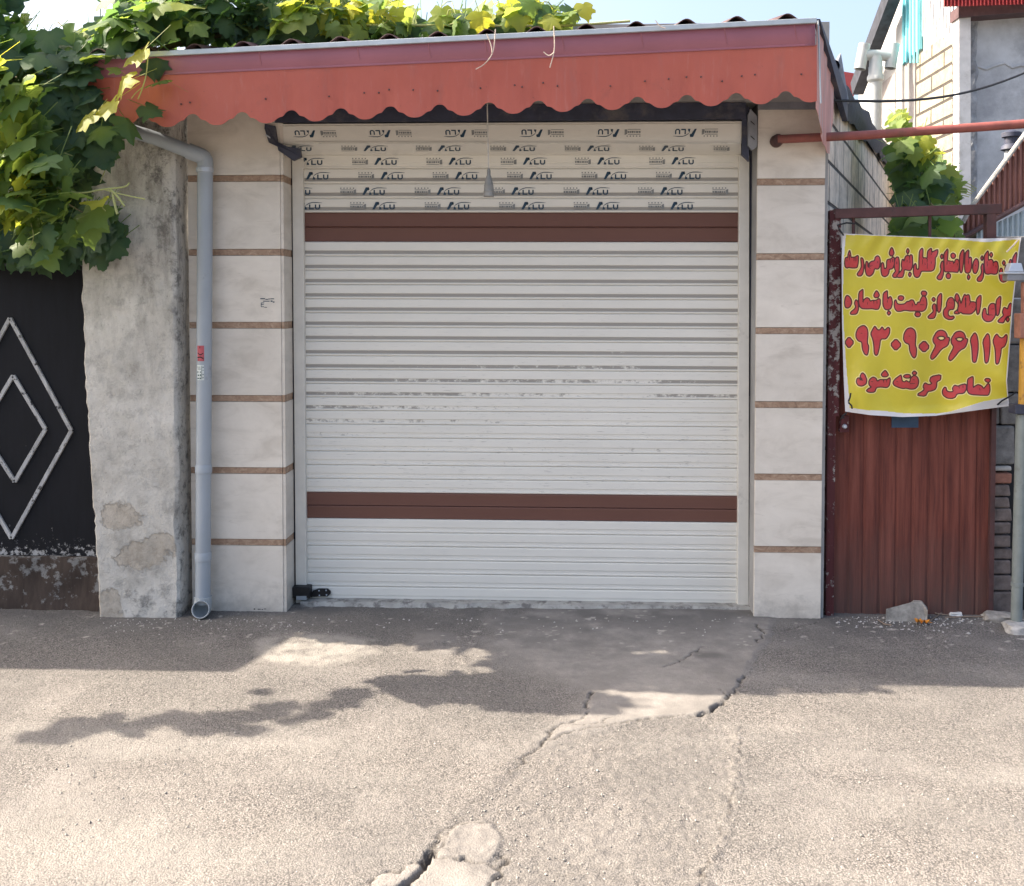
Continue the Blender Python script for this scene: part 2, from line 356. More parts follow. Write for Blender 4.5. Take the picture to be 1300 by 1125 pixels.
M['pale_stone'] = simple('pale_rubble', (0.40, 0.385, 0.36), 0.95, var=0.3, scale=25, bumps=0.6)
M['whitewall'] = simple('whitewash', (0.46, 0.45, 0.43), 0.9, var=0.15, scale=3, bumps=0.4, dirt=(0.28, 0.265, 0.245), dscale=2.5, dlo=0.5, dhi=0.72)
M['greyplaster'] = simple('grey_render', (0.50, 0.52, 0.54), 0.9, var=0.22, scale=3, bumps=0.6, dirt=(0.33, 0.34, 0.36), dscale=2.2, dlo=0.45, dhi=0.62)
M['roughrender'] = simple('rough_dark_render', (0.30, 0.315, 0.335), 0.95, var=0.45, scale=9, bumps=1.0)
M['bricky'] = mat_brick('cream_brick', (0.36, 0.32, 0.235), (0.29, 0.255, 0.19), (0.06, 0.05, 0.04), 0.62, 0.155, 'Y', 0.016, 0.8)
M['turq'] = simple('turquoise_sheet', (0.20, 0.55, 0.60), 0.5, var=0.15, stretch=(1, 12, 0.5))
M['redroof'] = simple('red_roof_sheet', (0.36, 0.06, 0.06), 0.5, var=0.15)
M['rustsheet'] = simple('brown_sheet', (0.30, 0.145, 0.12), 0.6, var=0.25, dirt=(0.20, 0.10, 0.085), stretch=(4, 4, 0.6))
M['bluesheet'] = simple('pale_blue_sheet', (0.45, 0.52, 0.55), 0.55, var=0.12)
M['oldbrick'] = simple('old_brick', (0.17, 0.135, 0.12), 0.95, var=0.45, scale=16, bumps=0.8)
M['oldbrick_red'] = simple('old_red_brick', (0.30, 0.14, 0.10), 0.95, var=0.35, scale=16, bumps=0.8)
M['greyblock'] = simple('rough_block', (0.17, 0.165, 0.16), 0.95, var=0.4, scale=22, bumps=0.9)
M['pole'] = simple('grey_painted_pole', (0.21, 0.235, 0.225), 0.6, var=0.15, dirt=(0.13, 0.12, 0.11), dlo=0.55)
M['yellow'] = simple('yellow_pipe_paint', (0.50, 0.27, 0.045), 0.55, var=0.15, dirt=(0.16, 0.08, 0.05), dscale=14, dlo=0.56)
M['galv'] = simple('galvanised_plate', (0.45, 0.49, 0.54), 0.4, 0.3, var=0.12)
M['orange'] = simple('dry_orange_leaf', (0.55, 0.21, 0.02), 0.7, var=0.25)
M['paper'] = simple('white_scrap', (0.62, 0.62, 0.60), 0.8, var=0.1)
M['twig'] = simple('dry_twig', (0.22, 0.17, 0.13), 0.85, var=0.3)
M['bluepatch'] = simple('blue_plate', (0.035, 0.075, 0.14), 0.6, var=0.25)
M['stick_red'] = simple('red_sticker', (0.42, 0.08, 0.10), 0.45, var=0.15, bumps=0)
M['stick_white'] = simple('white_sticker', (0.62, 0.66, 0.64), 0.45, var=0.1, bumps=0)
M['print_green'] = simple('dark_green_print', (0.03, 0.075, 0.065), 0.5, bumps=0)
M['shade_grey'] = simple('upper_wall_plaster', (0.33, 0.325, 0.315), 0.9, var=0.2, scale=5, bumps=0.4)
M['dark'] = simple('dark_gap', (0.02, 0.02, 0.022), 0.9, bumps=0)
M['white_paint'] = simple('white_paint', (0.60, 0.59, 0.57), 0.8, var=0.10, dirt=(0.42, 0.40, 0.37))
M['pinkwall'] = simple('pale_pink_wall', (0.27, 0.245, 0.235), 0.85, var=0.08)
def mat_gate():
    m, nt, b = new_mat('red_brown_sheet')
    v = coords(nt, (9, 9, 0.55))
    c = ramp(nt, noise(nt, v, 3.0, 9, 0.7), [(0.28, (0.07, 0.022, 0.019)), (0.5, (0.155, 0.047, 0.034)), (0.72, (0.235, 0.078, 0.056))])
    d = ramp(nt, noise(nt, coords(nt, (22, 22, 1.0)), 3, 6, 0.7), [(0.56, 0.0), (0.72, 1.0)])
    c = mix(nt, math_(nt, 'MULTIPLY', d, 0.6), c, (0.045, 0.024, 0.024))
    low = attr(nt, 'grime')
    dd = ramp(nt, math_(nt, 'ADD', math_(nt, 'MULTIPLY', low, 0.55), math_(nt, 'MULTIPLY', noise(nt, coords(nt, (1, 1, .6)), 6, 9, 0.78), 0.6)), [(0.38, 0.0), (0.90, 1.0)])
    c = mix(nt, math_(nt, 'MULTIPLY', dd, 0.75), c, (0.095, 0.068, 0.06))
    s = ramp(nt, noise(nt, coords(nt, (3, 3, 1)), 40, 5, 0.8), [(0.735, 0.0), (0.75, 1.0)])
    c = mix(nt, math_(nt, 'MULTIPLY', s, 0.5), c, (0.40, 0.30, 0.27))
    ln(nt, c, b.inputs['Base Color']); b.inputs['Roughness'].default_value = 0.65; b.inputs['Specular IOR Level'].default_value = 0.2
    bump(nt, b, noise(nt, v, 9, 5, 0.6), 0.25, 0.008)
    return m
M['gate'] = mat_gate()

# ------------------------------------------------------------------ mesh helpers
BASE = {}
class MB:
    def __init__(s): s.v = []; s.f = []; s.a = {}
    def vert(s, p, **at):
        s.v.append(tuple(p)); i = len(s.v) - 1
        for k, x in at.items(): s.a.setdefault(k, {})[i] = x
        return i
    def face(s, *ids): s.f.append(tuple(ids))
    def quad(s, a, b, c, d, **at):
        ids = [s.vert(p, **at) for p in (a, b, c, d)]; s.face(*ids)
    def box(s, x0, x1, y0, y1, z0, z1, **at):
        s.hexa([(x0, y0, z0), (x1, y0, z0), (x1, y0, z1), (x0, y0, z1)], [(x0, y1, z0), (x1, y1, z0), (x1, y1, z1), (x0, y1, z1)], **at)
    def hexa(s, front, back, **at):
        f = [s.vert(p, **at) for p in front]; b = [s.vert(p, **at) for p in back]
        n = len(f)
        s.face(*f); s.face(*b[::-1])
        for i in range(n):
            j = (i + 1) % n
            s.face(f[i], b[i], b[j], f[j])
    def slab(s, pts, thick, direction=(0, 1, 0), **at):
        d = Vector(direction).normalized() * thick
        s.hexa([tuple(p) for p in pts], [tuple(Vector(p) + d) for p in pts], **at)
    def tube(s, pts, rad, n=10, caps=True, **at):
        pts = [Vector(p) for p in pts]; rings = []
        m = len(pts)
        rads = rad if isinstance(rad, (list, tuple)) else [rad] * m
        ref = None
        for i, p in enumerate(pts):
            t = (pts[min(i + 1, m - 1)] - pts[max(i - 1, 0)])
            if t.length < 1e-9: t = Vector((0, 0, 1))
            t.normalize()
            if ref is None:
                up = Vector((0, 0, 1)) if abs(t.z) < 0.9 else Vector((0, 1, 0))
                ref = (up - t * up.dot(t)).normalized()
            else:
                ref = (ref - t * ref.dot(t))
                ref = ref.normalized() if ref.length > 1e-6 else t.orthogonal().normalized()
            b = t.cross(ref)
            rings.append([s.vert(p + (ref * math.cos(2 * math.pi * k / n) + b * math.sin(2 * math.pi * k / n)) * rads[i], **at) for k in range(n)])
        for i in range(m - 1):
            for k in range(n):
                k2 = (k + 1) % n
                s.face(rings[i][k], rings[i][k2], rings[i + 1][k2], rings[i + 1][k])
        if caps:
            s.face(*rings[0][::-1]); s.face(*rings[-1])
    def lathe(s, c, prof, axis='Z', n=16):
        c = Vector(c); rings = []
        for r, h in prof:
            ring = []
            for k in range(n):
                a = 2 * math.pi * k / n; u, w = r * math.cos(a), r * math.sin(a)
                p = {'Z': (u, w, h), 'X': (h, u, w), 'Y': (u, h, w)}[axis]
                ring.append(s.vert(c + Vector(p)))
            rings.append(ring)
        for i in range(len(rings) - 1):
            for k in range(n):
                k2 = (k + 1) % n
                s.face(rings[i][k], rings[i][k2], rings[i + 1][k2], rings[i + 1][k])
    def build(s, name, mat, parent=None, smooth=False, bevel=0.0, label=None, seg=2, solid=0.0):
        off = Vector(BASE.get(parent.name, (0, 0, 0))) if parent else Vector((0, 0, 0))
        me = bpy.data.meshes.new(name)
        v = [(p[0] - off.x, p[1] - off.y, p[2] - off.z) for p in s.v]
        me.from_pydata(v, [], s.f)
        for k, d in s.a.items():
            at = me.attributes.new(k, 'FLOAT', 'POINT')
            arr = np.zeros(len(v), dtype=np.float32)
            for i, x in d.items(): arr[i] = x
            at.data.foreach_set('value', arr)
        me.validate(); 
        bm = bmesh.new(); bm.from_mesh(me); bmesh.ops.recalc_face_normals(bm, faces=bm.faces); bm.to_mesh(me); bm.free()
        me.materials.append(mat)
        if smooth: me.shade_smooth()
        o = bpy.data.objects.new(name, me); COL.objects.link(o)
        if smooth:
            try: me.set_sharp_from_angle(angle=math.radians(40))
            except Exception: pass
        if parent: o.parent = parent; BASE[o.name] = tuple(off)
        else: BASE[o.name] = (0, 0, 0)
        if solid:
            md = o.modifiers.new('thick', 'SOLIDIFY'); md.thickness = solid; md.offset = 0
        if bevel:
            md = o.modifiers.new('bevel', 'BEVEL'); md.width = bevel; md.segments = seg; md.limit_method = 'ANGLE'; md.angle_limit = math.radians(40)
        if label: o['label'] = label
        return o
def thing(name, label, cat, loc, group=None):
    o = bpy.data.objects.new(name, None); COL.objects.link(o); o.location = loc; o.empty_display_size = 0.1
    o['label'] = label; o['category'] = cat
    if group: o['group'] = group
    BASE[o.name] = tuple(loc); return o
def tag(o, label, cat, group=None, kind=None):
    o['label'] = label; o['category'] = cat
    if group: o['group'] = group
    if kind: o['kind'] = kind
    return o
def smooth_line(pts, k=2):
    pts = [Vector(p) for p in pts]
    for _ in range(k):
        q = [pts[0]]
        for a, b in zip(pts[:-1], pts[1:]): q += [a * .75 + b * .25, a * .25 + b * .75]
        q.append(pts[-1]); pts = q
    return pts
def lerp(a, b, t): return a + (b - a) * t

# ------------------------------------------------------------------ ground
def vnoise(X, Y, scale, seed):
    rs = np.random.RandomState(seed); T = rs.rand(256, 256).astype(np.float32)
    x = X * scale + 100; y = Y * scale + 100
    xi = np.floor(x).astype(int); yi = np.floor(y).astype(int)
    fx = x - xi; fy = y - yi; fx = fx * fx * (3 - 2 * fx); fy = fy * fy * (3 - 2 * fy)
    g = lambda a, b: T[a % 256, b % 256]
    return (g(xi, yi) * (1 - fx) + g(xi + 1, yi) * fx) * (1 - fy) + (g(xi, yi + 1) * (1 - fx) + g(xi + 1, yi + 1) * fx) * fy
def fbm(X, Y, scale, seed, octs=4):
    r = 0; a = 0.5
    for i in range(octs): r = r + a * vnoise(X, Y, scale * 2 ** i, seed + i); a *= 0.5
    return r
def seg_dist(X, Y, pts):
    d = np.full(X.shape, 9.0, dtype=np.float32)
    for a, b in zip(pts[:-1], pts[1:]):
        m = (X > min(a[0], b[0]) - 0.3) & (X < max(a[0], b[0]) + 0.3) & (Y > min(a[1], b[1]) - 0.3) & (Y < max(a[1], b[1]) + 0.3)
        if not m.any(): continue
        x, y = X[m], Y[m]; vx, vy = b[0] - a[0], b[1] - a[1]; L = vx * vx + vy * vy + 1e-12
        t = np.clip(((x - a[0]) * vx + (y - a[1]) * vy) / L, 0, 1)
        d[m] = np.minimum(d[m], np.hypot(x - a[0] - t * vx, y - a[1] - t * vy))
    return d
def inside(X, Y, poly):
    r = np.zeros(X.shape, dtype=bool); n = len(poly)
    for i in range(n):
        x0, y0 = poly[i]; x1, y1 = poly[(i + 1) % n]
        if y0 == y1: continue
        c = ((y0 > Y) != (y1 > Y)) & (X < (x1 - x0) * (Y - y0) / (y1 - y0) + x0)
        r ^= c
    return r
def sdf(X, Y, poly):
    d = seg_dist(X, Y, list(poly) + [poly[0]])
    return np.where(inside(X, Y, poly), d, -d)
def gpts(l): return [tuple(G(*p))[:2] for p in l]
def build_ground():
    x0, x1, y0, y1, h = -3.3, 3.3, 2.3, 5.7, 0.0075
    nx, ny = int((x1 - x0) / h), int((y1 - y0) / h)
    xs = np.linspace(x0, x1, nx).astype(np.float32); ys = np.linspace(y0, y1, ny).astype(np.float32)
    X, Y = np.meshgrid(xs, ys)
    jx = X + (fbm(X, Y, 14, 3) - 0.47) * 0.05; jy = Y + (fbm(X, Y, 14, 13) - 0.47) * 0.05
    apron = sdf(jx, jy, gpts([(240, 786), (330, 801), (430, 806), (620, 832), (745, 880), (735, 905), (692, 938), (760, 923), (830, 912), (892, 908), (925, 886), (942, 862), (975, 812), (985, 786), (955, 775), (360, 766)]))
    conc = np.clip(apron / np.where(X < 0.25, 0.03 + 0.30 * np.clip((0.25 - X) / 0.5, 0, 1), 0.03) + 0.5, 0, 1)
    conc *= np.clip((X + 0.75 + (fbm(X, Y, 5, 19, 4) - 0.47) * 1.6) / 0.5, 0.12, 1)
    slab = np.maximum(sdf(jx, jy, gpts([(537, 1092), (560, 1078), (600, 1095), (628, 1098), (640, 1112), (622, 1135), (520, 1135), (535, 1105)])),
                      sdf(jx, jy, gpts([(556, 1075), (575, 1052), (600, 1043), (630, 1045), (633, 1070), (624, 1096), (600, 1093)])))
    slab = np.maximum(slab, sdf(jx, jy, gpts([(470, 1118), (530, 1096), (536, 1100), (520, 1125), (470, 1130)])))
    conc = np.maximum(conc, np.clip(slab / 0.006 + 0.5, 0, 1) * 0.62)
    crack = np.zeros_like(X); depth = np.zeros_like(X)
    jx2 = X + (fbm(X, Y, 30, 33, 3) - 0.44) * 0.05; jy2 = Y + (fbm(X, Y, 30, 43, 3) - 0.44) * 0.05
    for pts, w, dp in [
        ([(750, 880), (742, 900), (748, 906), (738, 912), (722, 918), (702, 925), (690, 938), (682, 952), (664, 963)], 0.0035, 0.010),
        ([(664, 963), (645, 985), (612, 1008), (588, 1035), (560, 1060), (545, 1083)], 0.0026, 0.008),
        ([(942, 858), (938, 870), (926, 884), (915, 894)], 0.005, 0.012),
        ([(915, 894), (902, 902), (890, 908)], 0.009, 0.02),
        ([(926, 884), (918, 880), (910, 874)], 0.003, 0.006),
        ([(938, 928), (939, 960), (931, 1000), (923, 1040), (912, 1070), (898, 1100), (878, 1135)], 0.0024, 0.006),
        ([(692, 938), (760, 923), (830, 912), (890, 908)], 0.003, 0.008),
        ([(722, 918), (735, 922), (760, 918), (775, 912)], 0.003, 0.006),
        ([(893, 822), (868, 838), (842, 848)], 0.004, 0.008),
        ([(545, 1083), (537, 1100), (525, 1116), (512, 1135)], 0.013, 0.03),
        ([(545, 1086), (570, 1090), (590, 1094), (628, 1099)], 0.0045, 0.015),
        ([(585, 1090), (594, 1095)], 0.010, 0.02),
        ([(628, 1098), (634, 1108), (628, 1118), (622, 1135)], 0.005, 0.012),
        ([(634, 1106), (642, 1094), (640, 1085)], 0.006, 0.008),
        ([(472, 1119), (505, 1108), (535, 1094)], 0.0045, 0.010),
        ([(560, 1075), (572, 1052), (600, 1044), (628, 1044)], 0.004, 0.008),
        ([(960, 795), (968, 806), (962, 818)], 0.005, 0.008),
        ([(1040, 790), (1000, 800), (965, 800)], 0.003, 0.004)]:
        d = seg_dist(jx2, jy2, gpts(pts))
        wv = 0.8 * w * (0.45 + 1.3 * vnoise(X, Y, 22, 71))
        k = np.clip((wv - d) / 0.005 + 0.5, 0, 1)
        if w < 0.003: k *= np.clip((vnoise(X, Y, 16, 72) - 0.35) * 6, 0, 1)
        crack = np.maximum(crack, k); depth = np.maximum(depth, k * dp)
    rim = np.clip(1 - np.abs(apron) / 0.05, 0, 1)
    rough = None
    trench = sdf(jx, jy, gpts([(692, 940), (760, 925), (890, 910), (938, 930), (925, 1030), (890, 1125), (640, 1125), (560, 1075), (612, 1008)]))
    rough = np.clip(trench / 0.05 + 0.5, 0, 1)
    seam = seg_dist(jx2, jy2, gpts([(938, 925), (939, 960), (931, 1000), (923, 1040), (912, 1070), (898, 1100), (878, 1135)]))
    crumbs = np.clip(1 - seam / 0.035, 0, 1) + 0.5 * np.clip(1 - np.abs(trench) / 0.05, 0, 1)
    Z = (fbm(X, Y, 1.2, 5, 3) - 0.45) * 0.012 + (fbm(X, Y, 9, 8, 4) - 0.47) * 0.006
    Z += (vnoise(X, Y, 70, 90) - 0.5) * 0.003 * (1 - conc) + rough * ((vnoise(X, Y, 45, 91) - 0.5) * 0.005 - 0.004)
    Z += crumbs * (vnoise(X, Y, 60, 92) ** 2) * 0.010
    Z += conc * 0.006 + np.clip(slab / 0.008 + 0.5, 0, 1) * 0.002 - depth
    fade = np.clip(np.minimum.reduce([X - x0, x1 - X, Y - y0, y1 - Y]) / 0.3, 0, 1)
    Z *= fade
    dirt = np.clip((fbm(X, Y, 3.5, 55, 5) - 0.50) * 5, 0, 1) * 0.3
    near = np.clip((Y - 4.72) / 0.4, 0, 1)
    dirt = np.maximum(dirt, near * np.clip((fbm(X, Y, 5, 56, 5) - 0.36) * 5, 0, 1) * 0.75)
    gx, gy = gpts([(902, 834)])[0]
    man = np.clip(1.4 - np.hypot((jx - gx) / 0.085, (jy - gy) / 0.055) * 1.2, 0, 1)
    gx, gy = gpts([(95, 808)])[0]
    man = np.maximum(man, np.clip(1.4 - np.hypot((jx - gx) / 0.075, (jy - gy) / 0.05) * 1.2, 0, 1) * 0.8)
    dirt = np.maximum(dirt, man * 0.85)
    dirt = np.maximum(dirt, rough * (0.16 + np.clip((vnoise(X, Y, 38, 57) - 0.62) * 5, 0, 1) * 0.4))
    dirt = np.maximum(dirt, np.clip(crumbs, 0, 1) * np.clip((vnoise(X, Y, 50, 58) - 0.45) * 4, 0, 1) * 0.7)
    pale = np.clip((fbm(X, Y, 26, 66, 3) - 0.66) * 16, 0, 1) * np.clip(1.6 - np.abs(Y - 4.95) / 0.3, 0, 1) * 0.9
    gx, gy = gpts([(120, 1075)])[0]
    pale = np.maximum(pale, 0.25 * np.clip(1.25 - np.hypot((jx - gx) / 0.55, (jy - gy) / 0.30) + (fbm(X, Y, 4, 88, 5) - 0.5) * 1.2, 0, 1))
    lit = sdf(jx, jy, gpts([(318, 815), (345, 803), (430, 804), (478, 812), (482, 830), (405, 846), (330, 838)]))  # pale concrete, drawn to the sun patch's outline to brighten it in colour
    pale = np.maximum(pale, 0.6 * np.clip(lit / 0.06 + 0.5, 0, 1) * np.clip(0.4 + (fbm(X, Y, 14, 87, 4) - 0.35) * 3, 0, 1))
    rut = np.clip(1 - np.abs(jy - 4.22 - 0.02 * np.sin(X * 2)) / 0.02, 0, 1) * (X < -0.2) * np.clip((vnoise(X, Y, 20, 89) - 0.35) * 4, 0, 1)
    dirt = np.maximum(dirt, rut * 0.5)
    dirt *= (1 - pale)
    me = bpy.data.meshes.new('road')
    n = nx * ny
    co = np.stack([X.ravel(), Y.ravel(), Z.ravel()], 1).astype(np.float32)
    idx = np.arange(n).reshape(ny, nx)
    f = np.stack([idx[:-1, :-1].ravel(), idx[:-1, 1:].ravel(), idx[1:, 1:].ravel(), idx[1:, :-1].ravel()], 1).astype(np.int32)
    me.vertices.add(n); me.vertices.foreach_set('co', co.ravel())
    me.loops.add(f.size); me.loops.foreach_set('vertex_index', f.ravel())
    me.polygons.add(len(f)); me.polygons.foreach_set('loop_start', np.arange(0, f.size, 4, dtype=np.int32))
    me.polygons.foreach_set('use_smooth', np.ones(len(f), dtype=bool))
    me.update(calc_edges=True); me.validate()
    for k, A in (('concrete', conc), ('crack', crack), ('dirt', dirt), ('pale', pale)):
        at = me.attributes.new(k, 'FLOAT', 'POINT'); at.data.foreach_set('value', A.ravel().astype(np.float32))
    me.materials.append(M['road'])
    o = bpy.data.objects.new('road', me); COL.objects.link(o)
    tag(o, 'cracked pale asphalt road with a broken concrete apron before the shutter', 'road', kind='structure')
    mb = MB(); R = 300
    mb.quad((-R, -R, 0), (R, -R, 0), (R, y0, 0), (-R, y0, 0)); mb.quad((-R, y1, 0), (R, y1, 0), (R, R, 0), (-R, R, 0))
    mb.quad((-R, y0, 0), (x0, y0, 0), (x0, y1, 0), (-R, y1, 0)); mb.quad((x1, y0, 0), (R, y0, 0), (R, y1, 0), (x1, y1, 0))
    tag(mb.build('ground', M['road']), 'wide asphalt ground stretching beyond the street', 'ground', kind='structure')
build_ground()

# ------------------------------------------------------------------ shop building: tiled pillars, upper wall, side wall
FY, SY, AY = 5.16, 5.35, 4.72          # tile face, shutter curtain, awning fascia
shop = thing('shop_building', 'small shop building faced with cream stone tile pillars and brown strips', 'shop', (0, FY, 0))
def tile_pillar(xl, xr, strips, ytop, ybot, lean):
    """xl/xr: pixel x at mid height; strips: pixel y of the brown courses (left, right)"""
    tl = MB(); xa, xb = P(xl, 480, FY).x, P(xr, 480, FY).x
    zs = [P((xl + xr) / 2, y, FY).z for y in strips]
    zt, zb = P((xl + xr) / 2, ytop, FY).z, -0.03
    hs = 0.0155
    edges = [zt] + zs + [zb]
    for i in range(len(edges) - 1):
        a = edges[i] - (hs if i else 0); b = edges[i + 1] + (hs if i < len(edges) - 2 else 0)
        tl.box(xa, xb, FY, FY + 0.02, b + 0.0015, a - 0.0015, tone=RND.random())
    o = tl.build('tile_cladding', M['tile'], shop, bevel=0.0015)
    for z in zs:
        s = MB(); s.box(xa, xb - 0.001, FY + 0.003, FY + 0.02, z - hs, z + hs)
        s.build('stone_strip', M['strip'], shop, bevel=0.001)
    return xa, xb, zs, zt, zb
Lp = tile_pillar(241, 357.5, [226.5, 320.5, 413, 506, 597.5, 688.5], 60, 776, 0)
Rp = tile_pillar(959.5, 1045, [231, 326, 420, 514, 606, 698], 60, 787, 0)
core = MB()
core.box(Lp[0] + .004, Lp[1] - .004, FY + .0205, FY + 0.45, -0.1, Lp[3])
core.build('pillar_core', M['shade_grey'], shop)
core = MB()
core.box(Rp[0] + .004, Rp[1] + .018, FY + .0205, FY + 0.45, -0.1, Rp[3])
core.build('pillar_core', M['shade_grey'], shop)
# reveal of the left pillar: narrow tiles turned into the opening
rv = MB(); rs_ = [Lp[3]] + Lp[2] + [-0.02]
for i in range(len(rs_) - 1):
    rv.box(Lp[1] + 0.001, Lp[1] + 0.016, FY + 0.004, FY + 0.165, rs_[i + 1] + (0.0175 if i < len(rs_) - 2 else 0) + 0.001, rs_[i] - (0.0175 if i else 0) - 0.001)
rv.build('reveal_tile', M['tile'], shop)
for z in Lp[2]:
    rv = MB(); rv.box(Lp[1] + 0.001, Lp[1] + 0.014, FY + 0.006, FY + 0.165, z - 0.0175, z + 0.0175); rv.build('reveal_strip', M['strip'], shop)
# small printed mark on one tile
mk = MB(); y_ = FY - 0.0012
def mark(mb, px0, py0, px1, py1, Y): 
    a, b, c, d = P(px0, py1, Y), P(px1, py1, Y), P(px1, py0, Y), P(px0, py0, Y); mb.quad(a, b, c, d)
for r in [(330.5, 378.7, 336.5, 379.9), (337, 379.6, 340.5, 380.6), (341, 378.8, 342.2, 380.4), (343, 378.9, 348, 380), (334, 382, 342.2, 383), (343.5, 381.6, 346, 383.2), (346.2, 382.8, 348.5, 384.2),
          (331.2, 384.2, 332, 390), (332, 384.2, 335.5, 385), (332, 386.2, 335, 387), (332, 389.2, 335.2, 390), (335.5, 389.8, 339, 390.6)]: mark(mk, *r, y_)
mk.build('printed_mark', M['ink'], shop)
mk = MB()
for r in [(322, 772.6, 324, 774), (327, 773, 331, 774), (332, 773.5, 334, 774.4), (335, 772.8, 338, 773.6)]: mark(mk, *r, y_)
mk.build('chipped_mark', M['dark'], shop)
# masonry above the opening, behind the awning, and rear walls
mw = MB()
mw.box(Lp[1] + 0.02, Rp[0] - 0.004, SY + 0.10, SY + 0.4, P(650, 175, SY).z, 2.95)
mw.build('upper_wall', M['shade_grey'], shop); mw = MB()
mw.box(Lp[0], Rp[1], FY + 0.46, FY + 0.6, -0.1, 2.9)
mw.build('rear_wall', M['shade_grey'], shop)
band = MB(); zb_ = P(950, 140, FY).z
band.box(Lp[1] + 0.003, Rp[1] + 0.010, FY - 0.012, FY + 0.3, P(950, 131, FY - .012).z + 0.004, 2.97)
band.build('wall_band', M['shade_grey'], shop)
st = MB(); st.box(Rp[0] - 0.002, Rp[1] + 0.012, FY - 0.012, FY - 0.0015, P(1000, 139.5, FY).z, P(950, 131, FY).z + 0.003)
st.build('edge_angle', M['zinc'], shop)
# steel channel over the shutter
lt = MB(); lt.box(P(350, 150, FY).x, P(946, 150, FY).x, FY - 0.02, FY + 0.06, P(650, 157, FY).z + 0.012, P(950, 131, FY).z)
lt.build('steel_lintel', M['navy'], shop)
# side wall running back to the right
d_side = Vector((math.sin(math.radians(21.3)), math.cos(math.radians(21.3)), 0))
nrm = Vector((d_side.y, -d_side.x, 0))
w0 = Vector((Rp[1] + 0.004, FY + 0.025, 0)); w1 = w0 + d_side * 6.3
sw = MB(); off = -nrm * 0.2
def wall_poly(a, b, z0, z1a, z1b): return [Vector((a.x, a.y, z0)), Vector((b.x, b.y, z0)), Vector((b.x, b.y, z1b)), Vector((a.x, a.y, z1a))]
f = wall_poly(w0, w1, -0.1, P(1056, 120, 5.3).z, P(1056, 120, 5.3).z + 0.25); sw.hexa(f, [p + off for p in f])
sw.build('block_side_wall', M['block'], shop)
# threshold under the shutter: a broken strip of screed
th = MB(); n = 60
xa, xb = P(383, 768, SY - 0.05).x, P(955, 768, SY - 0.05).x
tops, bots = [], []
for i in range(n + 1):
    x = lerp(xa, xb, i / n); j = 0.012 * mnoise.noise(Vector((x * 9, 3, 0))) + 0.006 * mnoise.noise(Vector((x * 30, 7, 0)))
    tops.append((th.vert((x, SY + 0.09, 0.022)), th.vert((x, SY - 0.075 + j, 0.020 + j * 0.3)), th.vert((x, SY - 0.10 + 2 * j, -0.02))))
for i in range(n):
    for k in range(2): th.face(tops[i][k], tops[i][k + 1], tops[i + 1][k + 1], tops[i + 1][k])
th.build('threshold', simple('pale_screed', (0.36, 0.35, 0.32), 0.9, var=0.3, scale=9, bumps=0.8, dirt=(0.16, 0.15, 0.14), dscale=16, dlo=0.5, dhi=0.62), shop, smooth=True)

# ------------------------------------------------------------------ roller shutter
sh = thing('roller_shutter', 'closed white roller shutter with two brown bands and printed film at its top', 'shutter', (0, SY, 0))
XL, XR = 380, 940
def yr(yl): return yl + (yl - 262) * 0.0152
PROF = [(0.0, -2, 0), (0.025, 4.0, 0), (0.09, 6.5, 0), (0.585, 6.8, 0), (0.615, 3.6, 1), (0.835, 3.4, 1), (0.86, 6.0, 0), (0.94, 6.0, 0), (1.0, -2, 0)]
def slat(mb, yt, yb, grime, scuff, flat=False):
    a0, a1 = P(XL, yt, SY), P(XR, yr(yt), SY); b0, b1 = P(XL, yb, SY), P(XR, yr(yb), SY)
    N = 8; rows = []
    jit = RND.uniform(-0.0008, 0.0008)
    for (t, fw, gr) in PROF:
        if flat and 0.5 < t < 0.9: fw = 5.4
        row = []
        for i in range(N + 1):
            u = i / N; p = a0.lerp(a1, u).lerp(b0.lerp(b1, u), t)
            row.append((p + Vector((0, -fw * 0.001 + jit, 0)), u))
        rows.append((row, gr))
    def g_at(u): return grime if not callable(grime) else grime(u)
    for (ra, ga), (rb, gb) in zip(rows[:-1], rows[1:]):
        gg = 1.0 if (ga and gb) else 0.0
        ia = [mb.vert(p, groove=gg, grime=g_at(u), scuff=scuff) for p, u in ra]
        ib = [mb.vert(p, groove=gg, grime=g_at(u), scuff=scuff) for p, u in rb]
        for i in range(N): mb.face(ia[i], ib[i], ib[i + 1], ia[i + 1])
film = [196.6, 214.6, 233.4, 252.0, 270.1]
mid = [306.8, 325.4, 343.3, 361.4, 379.4, 397.2, 415.4, 433.4, 451.6, 469.2, 486.8, 504, 521, 538.2, 555.2, 572.4, 589.8, 607.1, 624.4]
low = [657.4, 674.7, 692.2, 709.6, 726.6, 743.5, 761.5]
cur = MB()
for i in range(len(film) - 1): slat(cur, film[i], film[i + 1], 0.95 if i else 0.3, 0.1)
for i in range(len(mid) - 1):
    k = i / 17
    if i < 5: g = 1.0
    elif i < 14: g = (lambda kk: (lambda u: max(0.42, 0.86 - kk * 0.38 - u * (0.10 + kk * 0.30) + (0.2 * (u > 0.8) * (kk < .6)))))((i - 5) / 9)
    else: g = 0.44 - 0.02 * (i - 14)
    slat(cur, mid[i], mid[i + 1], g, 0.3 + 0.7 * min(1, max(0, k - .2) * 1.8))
for i in range(len(low) - 1): slat(cur, low[i], low[i + 1], 0.33, 0.3)
cur.build('curtain', M['slat'], sh)
for rows in ([270.1, 288.4, 306.8], [624.4, 641.0, 657.4]):
    b_ = MB()
    for i in range(2): slat(b_, rows[i], rows[i + 1], 0.1, 0.05, True)
    b_.build('brown_band', M['brown'], sh)
